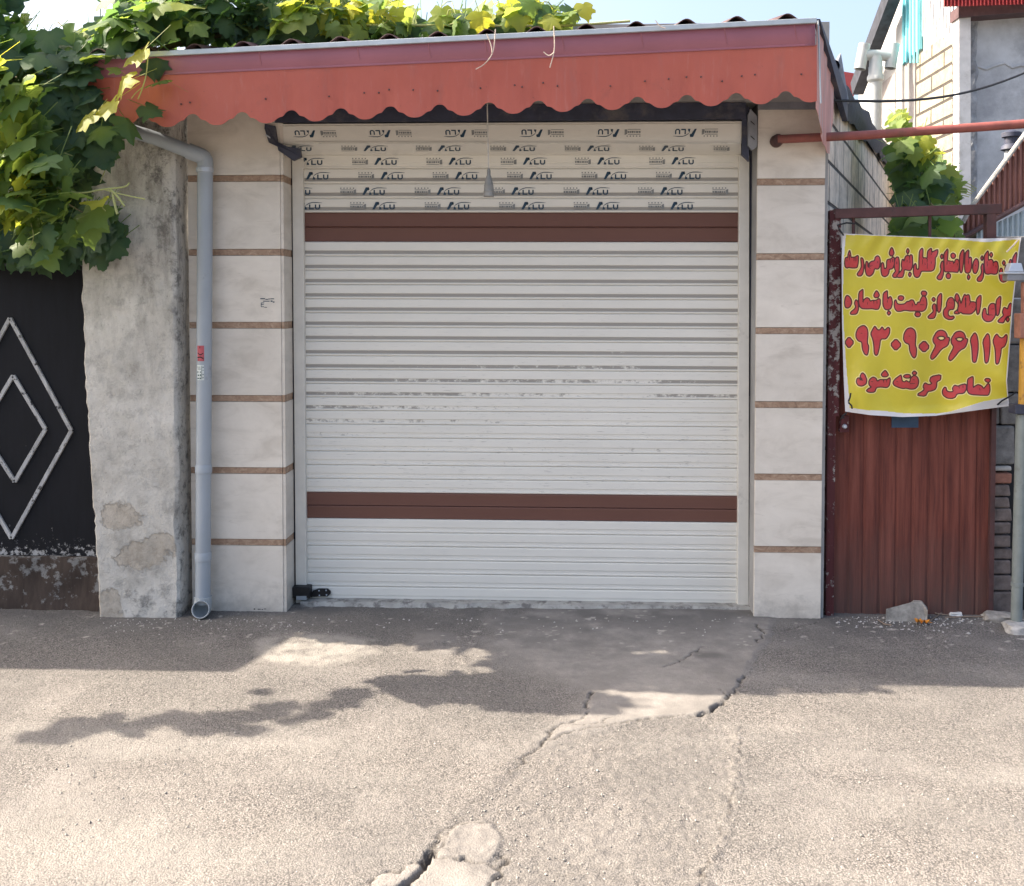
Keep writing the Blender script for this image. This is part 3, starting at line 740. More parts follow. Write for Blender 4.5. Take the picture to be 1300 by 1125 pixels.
# bottom bar
bb = MB(); p0, p1 = P(XL, 761.5, SY), P(XR, yr(761.5), SY)
bb.hexa([p0 + Vector((0, -0.010, 0.002)), p0 + Vector((0, -0.010, -0.016)), p1 + Vector((0, -0.010, -0.016)), p1 + Vector((0, -0.010, 0.002))],
        [p0 + Vector((0, 0.012, 0.002)), p0 + Vector((0, 0.012, -0.016)), p1 + Vector((0, 0.012, -0.016)), p1 + Vector((0, 0.012, 0.002))])
bb.build('bottom_bar', M['iron'], sh)
# guide rails
RY = SY - 0.035
def rail(ax0, ax1, ay, bx0, bx1, by):
    m = MB(); a0, a1, b0, b1 = P(ax0, ay, RY), P(ax1, ay, RY), P(bx0, by, RY), P(bx1, by, RY)
    m.slab([b0, b1, a1, a0], 0.05); return m
rail(370.5, 384.5, 200, 375.5, 389, 766).build('guide_rail', M['rail'], sh, bevel=0.003)
rail(938.5, 951.5, 197, 936.5, 950.5, 771).build('guide_rail', M['rail'], sh, bevel=0.003)
fl = MB(); fl.slab([P(384.5, 215, RY), P(387, 213, RY), P(385, 204, RY), P(380, 200.5, RY), P(376, 200, RY), P(384.5, 204, RY)], 0.012); fl.build('rail_lip', M['rail'], sh)
ch = MB()
ch.slab([P(367.5, 752, SY), P(376, 752, SY), P(372, 196, SY), P(362, 196, SY)], 0.03)
ch.build('rail_channel', M['navy'], sh); ch = MB()
ch.slab([P(951.8, 770, SY - .02), P(957.5, 770, SY - .02), P(960, 190, SY - .02), P(952.5, 190, SY - .02)], 0.03)
ch.build('rail_channel', M['navy'], sh)
# the coiled part: faceted roll hanging just in front of the opening
QY = FY + 0.005
roll = MB()
def q(px, py, Y): return P(px, py, Y)
f0l, f0r = q(352, 160.5, QY), q(943, 157, QY)
f1l, f1r = q(356, 180.5, QY + .004), q(941, 181, QY + .004)
f2l, f2r = q(364, 182.8, QY + .010), q(940.5, 183, QY + .010)
f3l, f3r = q(378, 197.0, SY - 0.012), q(941, 197.0, SY - 0.012)
top1l, top1r = f0l + Vector((0, .015, .012)), f0r + Vector((0, .015, .012))
top2l, top2r = f0l + Vector((0, .11, .09)), f0r + Vector((0, .11, .09))
top3l, top3r = f0l + Vector((0, .24, .09)), f0r + Vector((0, .24, .09))
bkl, bkr = f3l + Vector((0, .10, .02)), f3r + Vector((0, .10, .02))
chain = [(f0l, f0r), (f1l, f1r), (f2l, f2r), (f3l, f3r), (bkl, bkr), (top3l, top3r), (top2l, top2r), (top1l, top1r)]
for (a, b), (c, d) in zip(chain, chain[1:] + chain[:1]): roll.quad(a, b, d, c, groove=0, grime=0, scuff=0.15)
roll.face(*[roll.vert(a, groove=0, grime=0, scuff=0) for a, b in chain]); roll.face(*[roll.vert(b, groove=0, grime=0, scuff=0) for a, b in chain])
roll.build('coiled_slats', M['slat'], sh)
lip = MB(); lip.hexa([f1l + Vector((0, -.006, 0.000)), f1r + Vector((0, -.006, 0.000)), f2r + Vector((0, -.012, 0)), f2l + Vector((0, -.012, 0))], [f1l + Vector((0, .002, 0)), f1r + Vector((0, .002, 0)), f2r + Vector((0, .002, 0)), f2l + Vector((0, .002, 0))])
lip.build('slat_lip', M['rail'], sh)
tp = MB(); tp.hexa([f0l + Vector((0, -.004, .004)), f0r + Vector((0, -.004, .004)), f0r + Vector((0, -.004, .010)), f0l + Vector((0, -.004, .010))], [f0l + Vector((0, .01, .004)), f0r + Vector((0, .01, .004)), f0r + Vector((0, .01, .010)), f0l + Vector((0, .01, .010))])
tp.build('slat_lip', M['rail'], sh)
# brackets
bk = MB()
bk.slab([P(335.5, 163, FY - .025), P(341, 181, FY - .025), P(352, 186, FY - .025), P(353, 191, FY - .025), P(372, 204, FY - .01), P(382, 199, FY - .01), P(381, 188, FY - .01), P(365, 186, FY - .02), P(352, 180, FY - .02), P(349, 160, FY - .02), P(336, 157, FY - .02)], 0.03)
bk.build('end_bracket', M['navy'], sh, bevel=0.002)
bk = MB(); bk.slab([P(337, 170, FY - .029), P(343, 174, FY - .029), P(343, 176, FY - .029), P(337, 172, FY - .029)], 0.003); bk.build('bracket_slot', M['galv'], sh)
bk = MB()
bk.slab([P(949.5, 146, FY - .03), P(953, 138, FY - .03), P(961.5, 148, FY - .03), P(961.5, 186, FY - .03), P(955, 191, FY - .03), P(949.5, 184, FY - .03)], 0.028)
bk.build('end_bracket', M['zinc'], sh, bevel=0.002)
for y in (153, 172):
    bk = MB(); bk.slab([P(953, y, FY - .032), P(958, y + 4.5, FY - .032), P(958, y + 6, FY - .032), P(953, y + 1.5, FY - .032)], 0.001); bk.build('bracket_slot', M['dark'], sh)
bk = MB(); bk.slab([P(942, 140, FY - .008), P(951, 135, FY - .008), P(951, 205, FY - .008), P(942, 196, FY - .008)], 0.03); bk.build('side_plate', M['navy'], sh)
# printed protective film: ALU marks and small stamps
LOGO = [[(0, 0), (.09, 0), (.22, .62), (.27, .62), (.25, 1.0), (.14, 1.0)], [(.20, 1.0), (.27, 1.0), (.29, .70), (.24, .62)],
        [(.27, 0), (.38, 0), (.36, .25), (.30, .42)], [(.46, 0), (.66, 0), (.66, .16), (.515, .16), (.515, .66), (.46, .66)],
        [(.70, .66), (.755, .66), (.755, .22), (.79, .14), (.83, .14), (.865, .22), (.865, .66), (.92, .66), (.92, .18), (.86, 0), (.76, 0), (.70, .18)]]
SW = [(.29, .40), (.36, .66), (.46, .86), (.60, .98), (.78, .98), (1.0, .90)]
LOGO.append(SW + [(x, y - (.10 if 0 < i < 5 else .03)) for i, (x, y) in list(enumerate(SW))[::-1]])
STAMP = [[(x, .80), (x + .07, .80), (x + .07, .97), (x, .97)] for x in (0.0, .20, .40, .60, .80)]
STAMP += [[(0, .0), (.80, .0), (.80, .07), (0, .07)], [(0, .62), (.8, .62), (.8, .70), (0, .70)], [(.84, .05), (1, .05), (1, .75), (.84, .62)]]
STAMP += [[(x, .24), (x + w, .24), (x + w, .50), (x, .50)] for x, w in ((0, .10), (.13, .16), (.32, .08), (.43, .14), (.60, .09), (.72, .09))]
def film_row(yt, yb, starts, period, flip=False, fn=None, w=31.0, dark=None):
    x = starts
    def put(polys, ox, wpx, lo, hi, name, mt):
        mb = MB()
        for poly in polys:
            pts = []
            for (u, v) in poly:
                if flip: u, v = 1 - u, 1 - v
                pts.append(fn(ox + u * wpx, lo + (hi - lo) * (1 - v)))
            pts = [p for p in pts]
            mb.face(*[mb.vert(p) for p in pts])
        mb.build(name, mt, sh)
    while x < 936:
        if x > 352 and x + w < 938 or (x + w < 940 and x > 378): put(LOGO, x, w, yt, yb, 'film_logo', M['ink'])
        elif x + w > 384 and x < 384:
            put([p for p in LOGO if min(u for u, v in p) * w + x > 383.5], x, w, yt, yb, 'film_logo', M['ink'])
        sx = x + 36 if flip else x - 28
        if sx > 386 and sx + 20 < 936: put(STAMP, sx, 20, yt, yb, 'film_stamp', M['stamp'])
        x += period
    sx = x + 36 if flip else x - 28
    if sx + 20 < 937 and sx > 386: put(STAMP, sx, 20, yt, yb, 'film_stamp', M['stamp'])
def onslat(x, y): return P(x, y + (y - 262) * 0.0152 * (x - XL) / (XR - XL), SY - 0.0086)
film_row(200.5, 209.5, 380.8, 94.3, fn=onslat)
film_row(218.5, 228, 388.4, 94.5, fn=onslat)
film_row(238, 247.5, 365.5, 94.5, fn=onslat)
film_row(256.5, 266, 378, 94.6, fn=onslat)
def onroll(x, y):
    u = (x - 352) / 591; v = (y - 160) / 20.5
    return f0l.lerp(f0r, u).lerp(f1l.lerp(f1r, u), v) + Vector((0, -0.0015, 0))
film_row(165.5, 174.5, 370.5, 97.2, flip=True, fn=onroll, w=29.5)
def onunder(x, y):
    v = (y - 182.9) / 14.1
    pl = f2l.lerp(f3l, v); pr = f2r.lerp(f3r, v)
    X = P(x, y, pl.y).x; u = (X - pl.x) / (pr.x - pl.x)
    return pl.lerp(pr, u) + Vector((0, -0.001, -0.0015))
film_row(184.5, 191.5, 367.0, 94.5, fn=onunder)
# lock at the foot of the left rail
lk = MB(); LY = SY - 0.075
lk.slab([P(361, 759, LY), P(393, 759.5, LY), P(393, 745.5, LY), P(375, 745, LY), P(361, 748, LY)], 0.06); lk.build('lock_case', M['iron'], sh, bevel=0.003)
lk = MB(); lk.slab([P(376, 761.8, LY), P(389, 761.8, LY), P(389, 757, LY - .004), P(376, 757, LY - .004)], 0.03); lk.build('lock_plate', M['galv'], sh)
hp = MB(); HY = SY - 0.022
hp.slab([P(394, 758.5, HY), P(404, 757.5, HY), P(416, 757.5, HY), P(419.5, 754, HY), P(419.5, 750.5, HY), P(416, 747.5, HY), P(404, 747.5, HY), P(397, 750, HY)], 0.008); hasp = hp.build('hasp', M['iron'], sh, bevel=0.001)
for x, y in ((405, 750), (414, 749.6), (405.5, 756), (414.5, 755.4)):
    hb = MB(); hb.lathe(P(x, y, HY - 0.001), [(0.0, -0.004), (0.004, -0.002), (0.004, 0.002)], 'Y', 8); hb.build('bolt', M['galv'], hasp)

# ------------------------------------------------------------------ awning
aw = thing('red_awning', 'red sheet metal awning with a scalloped lower edge above the shutter', 'awning', (0, AY, 2.5))
def top_y(x): return 22.5 + (1035 - x) * (64 - 22.5) / (1035 - 215)
def fold_y(x): return 57 + (1035 - x) * (94 - 57) / (1035 - 215)
def lobe_y(x): return 132.5 + (966 - x) * (161.5 - 132.5) / (966 - 213)
TAB = [(0, 0), (.08, .5), (.14, 1.9), (.19, 4.2), (.235, 6.4), (.27, 7.2), (.325, 7.8), (.35, 9.4), (.38, 12.0), (.42, 14.2), (.46, 15.2), (.5, 15.5)]
def scal(x):
    ph = ((x - 213) / 62.75) % 1.0
    if ph > .5: ph = 1 - ph
    for (a, va), (b, vb) in zip(TAB[:-1], TAB[1:]):
        if ph <= b: return va + (vb - va) * (ph - a) / (b - a)
    return 15
x_lo, x_hi = 96, 1037
ff = MB(); nx = 470; colsm = []
for i in range(nx + 1):
    x = lerp(x_lo, x_hi, i / nx)
    yb = lobe_y(x) - scal(x)
    yf = fold_y(x); cm = []
    for k in range(5):
        v = k / 4; y = lerp(yf, yb, v)
        bulge = 0.006 * mnoise.noise(Vector((x * 0.02, v * 2, 1)))
        cm.append(ff.vert(P(x, y, AY - 0.032 + 0.030 * v + bulge * 0.3)))
    colsm.append(cm)
for i in range(nx):
    for k in range(4): ff.face(colsm[i][k], colsm[i][k + 1], colsm[i + 1][k + 1], colsm[i + 1][k])
ff.build('fascia', M['fascia'], aw, solid=0.002)
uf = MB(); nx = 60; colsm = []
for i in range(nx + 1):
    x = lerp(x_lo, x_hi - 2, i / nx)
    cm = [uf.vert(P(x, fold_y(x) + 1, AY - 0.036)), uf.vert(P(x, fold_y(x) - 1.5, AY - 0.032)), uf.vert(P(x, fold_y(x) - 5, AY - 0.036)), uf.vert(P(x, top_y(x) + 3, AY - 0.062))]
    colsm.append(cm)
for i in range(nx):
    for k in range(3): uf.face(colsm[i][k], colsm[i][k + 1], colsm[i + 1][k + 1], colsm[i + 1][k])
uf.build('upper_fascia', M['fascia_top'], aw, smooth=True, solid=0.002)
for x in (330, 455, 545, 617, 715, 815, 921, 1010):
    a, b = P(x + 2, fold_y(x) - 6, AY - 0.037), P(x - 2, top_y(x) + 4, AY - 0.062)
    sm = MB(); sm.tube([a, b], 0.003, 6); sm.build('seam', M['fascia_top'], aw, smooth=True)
for i, x in enumerate(range(205, 1035, 21)):
    xx = x + RND.uniform(-8, 8)
    if RND.random() < 0.45:
        c = P(xx, lerp(fold_y(xx), lobe_y(xx), 0.52 + RND.uniform(-.06, .06)), AY - 0.021); rv_ = MB(); rv_.lathe(c, [(0.0, -0.003), (0.004, -0.001), (0.0045, 0.003)], 'Y', 8); rv_.build('rivet', M['roof'], aw)
et = MB()
a, b = P(x_lo, top_y(x_lo), AY - 0.07), P(x_hi, top_y(x_hi), AY - 0.07)
a2, b2 = P(x_lo, top_y(x_lo) + 6.5, AY - 0.072), P(x_hi, top_y(x_hi) + 6.5, AY - 0.072)
et.hexa([a2, b2, b, a], [a2 + Vector((0, .03, 0)), b2 + Vector((0, .03, 0)), b + Vector((0, .03, .004)), a + Vector((0, .03, .004))])
et.build('edge_trim', M['trim'], aw, bevel=0.002)
# corrugated roof sheet behind the trim, rising slightly
rf = MB(); nX, nY = 300, 4; rows = []
ra, rb = P(x_lo, top_y(x_lo) - 0.5, AY - 0.045), P(x_hi - 3, top_y(x_hi) - 0.5, AY - 0.045)
for j in range(nY + 1):
    row = []
    for i in range(nX + 1):
        u = i / nX; p = ra.lerp(rb, u); y = 2.4 * j / nY
        xx = lerp(x_lo, x_hi, u)
        ph = ((xx - 213) / 62.75 + 0.9) % 1.0
        hgt = max(0, math.cos((ph - .5) * 2 * math.pi)) ** 1.6 * 0.030
        row.append(rf.vert(p + Vector((0, y, 0.20 * y + hgt - 0.008))))
    rows.append(row)
for j in range(nY):
    for i in range(nX): rf.face(rows[j][i], rows[j][i + 1], rows[j + 1][i + 1], rows[j + 1][i])
rf.build('roof_sheet', M['roof'], aw, smooth=True, solid=0.003)
# right end panel with a torn lower edge, turned back along the side wall
ep = MB(); ds = d_side; base_t = P(1037, 24, AY); base_b = P(1040, 132, AY)
cols_ = []
for i in range(15):
    s = 0.66 * i / 14
    zt = lerp(base_t.z - 0.02, base_t.z - 0.06, i / 14)
    torn = (0.02 * (i % 3) + 0.035 * RND.random()) if i > 1 else 0
    zb = base_b.z - 0.02 - 0.17 * min(1, i / 6) + torn * 1.3
    if i > 10: zb += 0.05 * (i - 10)
    p = base_t + ds * s
    wv = 0.008 * math.sin(i * 2.1)
    cols_.append([ep.vert((p.x + wv, p.y, lerp(zt, zb, k / 3))) for k in range(4)])
for i in range(14):
    for k in range(3): ep.face(cols_[i][k], cols_[i][k + 1], cols_[i + 1][k + 1], cols_[i + 1][k])
ep.build('end_panel', simple('skylit_pink_sheet', (0.52, 0.26, 0.22), 0.6, var=0.25, scale=8, stretch=(5, 5, 0.5), dirt=(0.40, 0.36, 0.34), dlo=0.5), aw, solid=0.002, label='torn end panel with the pink of skylight in its colour')  # paler pink of skylight put into the sheet colour
eg = MB(); eg.tube([base_t + Vector((0.004, -.006, -.01)), base_b + Vector((0.004, -.012, 0))], 0.004, 6); eg.build('corner_edge', M['trim'], aw)
vb = MB(); v0 = base_t + Vector((0.02, 0.02, -0.005)); 
vb.slab([v0, v0 + ds * 0.95 + Vector((0.03, 0, -0.30)), v0 + ds * 0.95 + Vector((0.03, 0, -0.16)), v0 + Vector((0, 0, 0.01))], 0.03, (-1, 0, 0)); vb.build('verge_sheet', M['navy'], aw)
sf = MB(); a, b = P(x_lo, 100, AY), P(x_hi, 100, AY)
sf.slab([(a.x, AY + 0.03, 2.74), (b.x, AY + 0.03, 2.80), (b.x, FY + 0.1, 2.80), (a.x, FY + 0.1, 2.74)], 0.01, (0, 0, 1)); sf.build('soffit', M['navy'], aw)

# ------------------------------------------------------------------ hanging lamp holder
lh = thing('lamp_holder', 'grey lamp holder without a bulb hanging on a pale cord before the shutter', 'lamp holder', P(620, 250, 4.95))
LY2 = 4.95
c = MB(); c.tube([P(618.5, 100, LY2), P(618.7, 140, LY2), P(619.5, 180, LY2), P(620.2, 213, LY2)], 0.0033, 6); c.build('cord', M['wire'], lh)
c = MB(); pz = P(620.5, 250, LY2); k = 4.95 / 1300
c.lathe(pz, [(0.0, 0.0), (0.0255, 0.001), (0.027, 0.006), (0.0245, 0.010), (0.0245, 0.022), (0.026, 0.026), (0.024, 0.03), (0.0225, 0.050), (0.0235, 0.054), (0.021, 0.060), (0.0165, 0.082), (0.012, 0.098), (0.0085, 0.104), (0.0085, 0.125), (0.005, 0.138), (0.0, 0.139)], 'Z', 20)
c.build('socket', M['socket'], lh, smooth=True)

# ------------------------------------------------------------------ plastered gate pillar on the left
PY = 5.045
def build_plaster():
    mb = MB(); nz, nxp = 110, 34
    zt, zb = 2.62, -0.05; xr0 = P(224, 480, PY).x
    top = []
    def leftx(z):
        py = 380 - (z - 1.6) * 250
        xl = 105 if py < 420 else lerp(105, 121, min(1, (py - 420) / 360))
        return P(xl, 480, PY).x
    def side(z): return 0.20
    rows = []
    for j in range(nz + 1):
        z = lerp(zb, zt, j / nz); row = []
        xl = leftx(z) + 0.012 * mnoise.noise(Vector((0, 0, z * 9))) + 0.006 * mnoise.noise(Vector((5, 0, z * 40)))
        prof = [(xl - 0.02, PY + 0.25), (xl - 0.005, PY + 0.05), (xl, PY + 0.014)]
        prof += [(lerp(xl + 0.012, xr0 - 0.012, i / nxp), PY) for i in range(nxp + 1)]
        prof += [(xr0 + 0.002, PY + 0.012), (xr0 + 0.006, PY + 0.06), (xr0 + 0.004, PY + 0.13), (xr0 + 0.0, PY + 0.21)]
        for i, (x, y) in enumerate(prof):
            nzv = 0.012 * mnoise.noise(Vector((x * 3, y * 3, z * 3))) + 0.004 * mnoise.noise(Vector((x * 16, y * 16, z * 16)))
            xn = x + (nzv if i > nxp + 2 else 0); yn = y + (nzv if 2 <= i <= nxp + 3 else 0)
            sidef = 1.0 if i > nxp + 3 else 0.0
            fx = min(1, max(0, (i - 3) / nxp))
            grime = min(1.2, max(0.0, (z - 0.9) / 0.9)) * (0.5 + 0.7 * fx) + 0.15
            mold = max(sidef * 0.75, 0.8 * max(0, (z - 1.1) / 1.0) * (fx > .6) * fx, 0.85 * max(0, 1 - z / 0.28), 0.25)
            q1 = P(152, 655, PY); q2 = P(182, 705, PY); q3 = P(135, 768, PY)
            def blob(c, rx, rz): return max(0.0, 1 - math.hypot((x - c.x) / rx, (z - c.z) / rz))
            bare = max(blob(q1, 0.16, 0.13), blob(q2, 0.22, 0.12), blob(q3, 0.12, 0.14), blob(P(205, 690, PY), 0.12, 0.1)) * (0 if sidef else 1)
            row.append(mb.vert((xn, yn, z), grime=grime, mold=mold, bare=min(0.75, bare * 1.1)))
        rows.append(row)
    for j in range(nz):
        for i in range(len(rows[0]) - 1): mb.face(rows[j][i], rows[j][i + 1], rows[j + 1][i + 1], rows[j + 1][i])
    mb.face(*rows[-1])
    o = mb.build('plaster_pillar', M['plaster'], smooth=True)
    tag(o, 'weathered grey plaster pillar between the black gate and the drainpipe', 'pillar')
build_plaster()

# ------------------------------------------------------------------ black gate with white diamonds, plinth, wall
GY = 5.20
bgate = thing('black_gate', 'black metal gate with white diamond bars under the vine', 'gate', (-2.9, GY, 0))
g = MB(); a = P(126, 706, GY); b = P(126, 338, GY); n = 22
xg0 = -3.75
for i in range(n):
    for j in range(16):
        x0_, x1_ = lerp(xg0, a.x + 0.03, i / n), lerp(xg0, a.x + 0.03, (i + 1) / n); z0_, z1_ = lerp(a.z, b.z, j / 16), lerp(a.z, b.z, (j + 1) / 16)
        pe = lambda z: -0.08 + 0.2 * max(0, 1 - (z - a.z) / 0.16)
        ids = [g.vert((x, GY, z), peel=pe(z)) for x, z in ((x0_, z0_), (x1_, z0_), (x1_, z1_), (x0_, z1_))]; g.face(*ids)
g.build('panel', M['black'], bgate)
def diamond(cx, ytop, ymid, ybot, hw, t=2.6):
    m = MB(); pts = [(cx, ytop), (cx + hw, ymid), (cx + 2, ybot), (cx - hw, ymid)]
    for (xa_, ya_), (xb_, yb_) in zip(pts, pts[1:] + pts[:1]):
        A, B = P(xa_, ya_, GY - .012), P(xb_, yb_, GY - .012); dv = (B - A).normalized(); nn = Vector((-dv.z, 0, dv.x)) * 0.010
        m.slab([A - nn, B - nn, B + nn, A + nn], 0.02, peel=0.0)
    return m
diamond(12, 404, 547, 684, 78).build('diamond_bar', M['bar'], bgate, bevel=0.002)
diamond(16, 477, 545, 612, 41).build('diamond_bar', M['bar'], bgate, bevel=0.002)
g = MB(); a = P(110, 337, GY); g.box(xg0, a.x + 0.07, GY - 0.02, GY + 0.05, a.z, a.z + 0.045); g.build('top_rail', M['zinc'], bgate)
pl = MB(); n = 40; rows = []
za = P(60, 706, GY).z
for j in range(7):
    row = []
    for i in range(n + 1):
        x = lerp(xg0, P(132, 740, GY).x, i / n); z = lerp(-0.03, za, j / 6)
        k = mnoise.noise(Vector((x * 7, 1, z * 9)))
        row.append(pl.vert((x, GY - 0.035 + 0.02 * k - (0.02 if j < 2 else 0), z + (0.012 * k if j == 6 else 0)), peel=0.12 * (z / za) - 0.05))
    rows.append(row)
row = [pl.vert((lerp(xg0, P(132, 740, GY).x, i / n), GY + 0.05, za), peel=0.1) for i in range(n + 1)]; rows.append(row)
for j in range(7):
    for i in range(n): pl.face(rows[j][i], rows[j][i + 1], rows[j + 1][i + 1], rows[j + 1][i])
tag(pl.build('gate_plinth', M['sill'], smooth=True), 'broken brown and white plinth beneath the black gate', 'plinth')

# ------------------------------------------------------------------ drainpipe
dp = thing('drainpipe', 'blue grey plastic drainpipe running down beside the plaster pillar', 'drainpipe', P(258, 780, 5.06))
DY = 5.085; R_ = 0.038
a, b = P(260.5, 212, DY), P(257.5, 766, DY)
p = MB(); p.tube([P(160, 164, 4.985), P(200, 176.5, 4.99), P(246, 195, 5.05)], 0.034, 16); p.build('sloping_pipe', M['pvc'], dp, smooth=True)
p = MB(); p.tube(smooth_line([P(238, 191.5, 5.045), P(250, 196, 5.06), P(260.5, 200, DY), P(260.5, 216, DY)], 2), 0.040, 16); p.build('elbow', M['pvc'], dp, smooth=True)
p = MB(); p.tube([a, a.lerp(b, .5), b], R_, 20); p.build('downpipe', M['pvc'], dp, smooth=True)
p = MB(); p.lathe(P(260, 216, DY), [(R_ + .001, -0.012), (R_ + .005, -0.01), (R_ + .005, 0.01), (R_ + .001, 0.012)], 'Z', 20); p.build('clip', M['galv'], dp, smooth=True)
for y in (595, 706):
    p = MB(); x = lerp(260.5, 257.5, (y - 212) / 554); p.lathe(P(x, y, DY), [(R_, -0.022), (R_ + .004, -0.02), (R_ + .004, 0.016), (R_ + .002, 0.02), (R_, 0.02)], 'Z', 20); p.build('collar', M['pvc'], dp, smooth=True)
p = MB(); e0 = P(257.5, 757, DY); e1 = P(254.5, 774, DY - 0.07)
path = smooth_line([e0, P(257.5, 768, DY), P(256.5, 774, DY - 0.03), e1], 2)
p.tube(path, 0.042, 20, caps=False); o = p.build('outlet_elbow', M['pvc_pale'], dp, smooth=True, solid=0.005)
def sticker(y0, y1, mat, name):
    m = MB(); n = 8; r0 = R_ + 0.0012; A = []
    for i in range(n + 1):
        an = math.radians(lerp(-128, -72, i / n)); xm = lerp(260.5, 257.5, ((y0 + y1) / 2 - 212) / 554)
        c = P(xm, y0, DY); d = P(xm, y1, DY)
        A.append((m.vert((c.x + r0 * math.cos(an), DY + r0 * math.sin(an), c.z)), m.vert((c.x + r0 * math.cos(an), DY + r0 * math.sin(an), d.z))))
    for i in range(n): m.face(A[i][0], A[i][1], A[i + 1][1], A[i + 1][0])
    return m.build(name, mat, dp)
def onpipe(u, y):   # u 0..1 across the sticker
    an = math.radians(lerp(-128, -72, u)); xm = lerp(260.5, 257.5, (y - 212) / 554); c = P(xm, y, DY); r0 = R_ + 0.0022
    return (c.x + r0 * math.cos(an), DY + r0 * math.sin(an), c.z)
sr = sticker(438.5, 458, M['stick_red'], 'sticker'); sw_ = sticker(463, 482, M['stick_white'], 'sticker')
m = MB()
for pts in ([(.1, 447), (.5, 449.5), (.9, 447.5), (.9, 448.8), (.5, 451), (.1, 448.4)], [(.05, 453), (.5, 452), (.95, 454), (.95, 455.5), (.5, 453.6), (.05, 454.6)], [(.4, 439.5), (.5, 439.5), (.5, 442), (.4, 442)], [(.1, 456), (.95, 455.8), (.95, 456.8), (.1, 457)]):
    m.face(*[m.vert(onpipe(*q_)) for q_ in pts])
m.build('sticker_print', M['dark'], sr)
m = MB(); rr = random.Random(3)
for r_ in [(.08, 465, .55, 466), (.15, 467.5, .6, 468.4), (.08, 471, .62, 472.6), (.7, 464, .76, 481), (.15, 475, .4, 476.6), (.5, 474.5, .64, 477), (.1, 479, .35, 480.5), (.45, 478.6, .62, 480.8), (.84, 465, .95, 466.5), (.84, 469, .95, 470), (.84, 474, .95, 475.6), (.84, 478, .95, 479.6)]:
    m.face(*[m.vert(onpipe(*q_)) for q_ in ((r_[0], r_[1]), (r_[0], r_[3]), (r_[2], r_[3]), (r_[2], r_[1]))])
m.build('sticker_print', M['print_green'], sw_)

# ------------------------------------------------------------------ right: red-brown gate with its steel frame
DG = 5.26
rg = thing('sheet_gate', 'red brown sheet metal gate behind the yellow banner', 'gate', (1.8, DG, 0))
g = MB(); xl_, xr_ = P(1056, 600, DG).x, P(1257, 600, DG).x; zt_ = P(1150, 318, DG).z
ribs = [1056, 1063, 1079, 1081, 1097, 1099, 1119, 1122, 1142, 1145, 1160, 1164, 1183, 1186, 1203, 1207, 1220, 1224, 1240, 1244, 1250, 1257]
N = 200; prev = None
for i in range(N + 1):
    px = lerp(1056, 1257, i / N); x = P(px, 600, DG).x
    ph = ((px - 1056) / 20.5) % 1
    fwd = 0.006 if 0.10 < ph < 0.88 else (0.0 if ph < 0.03 or ph > 0.95 else 0.003)
    fwd += 0.002 * mnoise.noise(Vector((px * .05, 0, 0)))
    colm = [g.vert((x, DG - fwd - 0.002 * mnoise.noise(Vector((px * .03, z * 2, 4))), z), grime=max(0, 1 - z / 0.55)) for z in (0.0, 0.15, 0.3, 0.6, 1.0, 1.5, zt_)]
    if prev:
        for k in range(6): g.face(prev[k], colm[k], colm[k + 1], prev[k + 1])
    prev = colm
g.build('door_sheet', M['gate'], rg, solid=0.002)
g = MB()
n = 24
for j in range(n):
    z0_, z1_ = lerp(-0.02, P(1060, 268, DG).z, j / n), lerp(-0.02, P(1060, 268, DG).z, (j + 1) / n)
    pe = 0.07 * max(0, min(1, (z0_ - 0.9) * 3)) + 0.06 * mnoise.noise(Vector((0, 0, z0_ * 3))) - 0.01
    x0_, x1_ = P(1051, 500, DG - .04).x, P(1065 if z0_ > 0.95 else 1061, 500, DG - .04).x
    g.hexa([(x0_, DG - .045, z0_), (x1_, DG - .045, z0_), (x1_, DG - .045, z1_), (x0_, DG - .045, z1_)], [(x0_, DG - .003, z0_), (x1_, DG - .003, z0_), (x1_, DG - .003, z1_), (x0_, DG - .003, z1_)], peel=pe + 0.03)
g.build('post', M['post'], rg, label='post with peeling dark red paint')
g = MB(); A, B = P(1060, 277.5, DG - .05), P(1272, 271, DG - .05); A2, B2 = P(1060, 265, DG - .05), P(1272, 258.5, DG - .05)
g.slab([A, B, B2, A2], 0.05); g.build('lintel', M['frame'], rg, bevel=0.003)
g = MB(); g.slab([P(1253, 320, DG - .048), P(1265, 320, DG - .048), P(1265, 271, DG - .048), P(1253, 271, DG - .048)], 0.045); g.build('post', M['frame'], rg)
g = MB(); g.box(P(1253, 700, DG).x, P(1259, 700, DG).x, DG - .03, DG + .01, 0, P(1255, 330, DG).z); g.build('post', M['frame'], rg)
for px in (1083.5, 1180.5):
    g = MB(); g.tube([P(px, 272, DG - .02), P(px, 310, DG - .02)], 0.008, 8); g.build('bar', M['frame'], rg)
g = MB(); g.slab([P(1132, 543, DG - .014), P(1166, 543, DG - .014), P(1166, 522, DG - .014), P(1132, 522, DG - .014)], 0.002); g.build('blue_plate', M['bluepatch'], rg)
g = MB(); g.slab([P(1066, 549, DG - .05), P(1078, 549, DG - .05), P(1078, 528, DG - .05), P(1069, 528, DG - .05)], 0.03); lk_ = g.build('lock_box', M['post'], rg)
g = MB(); g.lathe(P(1072.5, 541.5, DG - .055), [(0, -.012), (.009, -.010), (.012, 0), (.012, .01)], 'Y', 12); g.build('lock_cylinder', M['galv'], lk_, smooth=True)

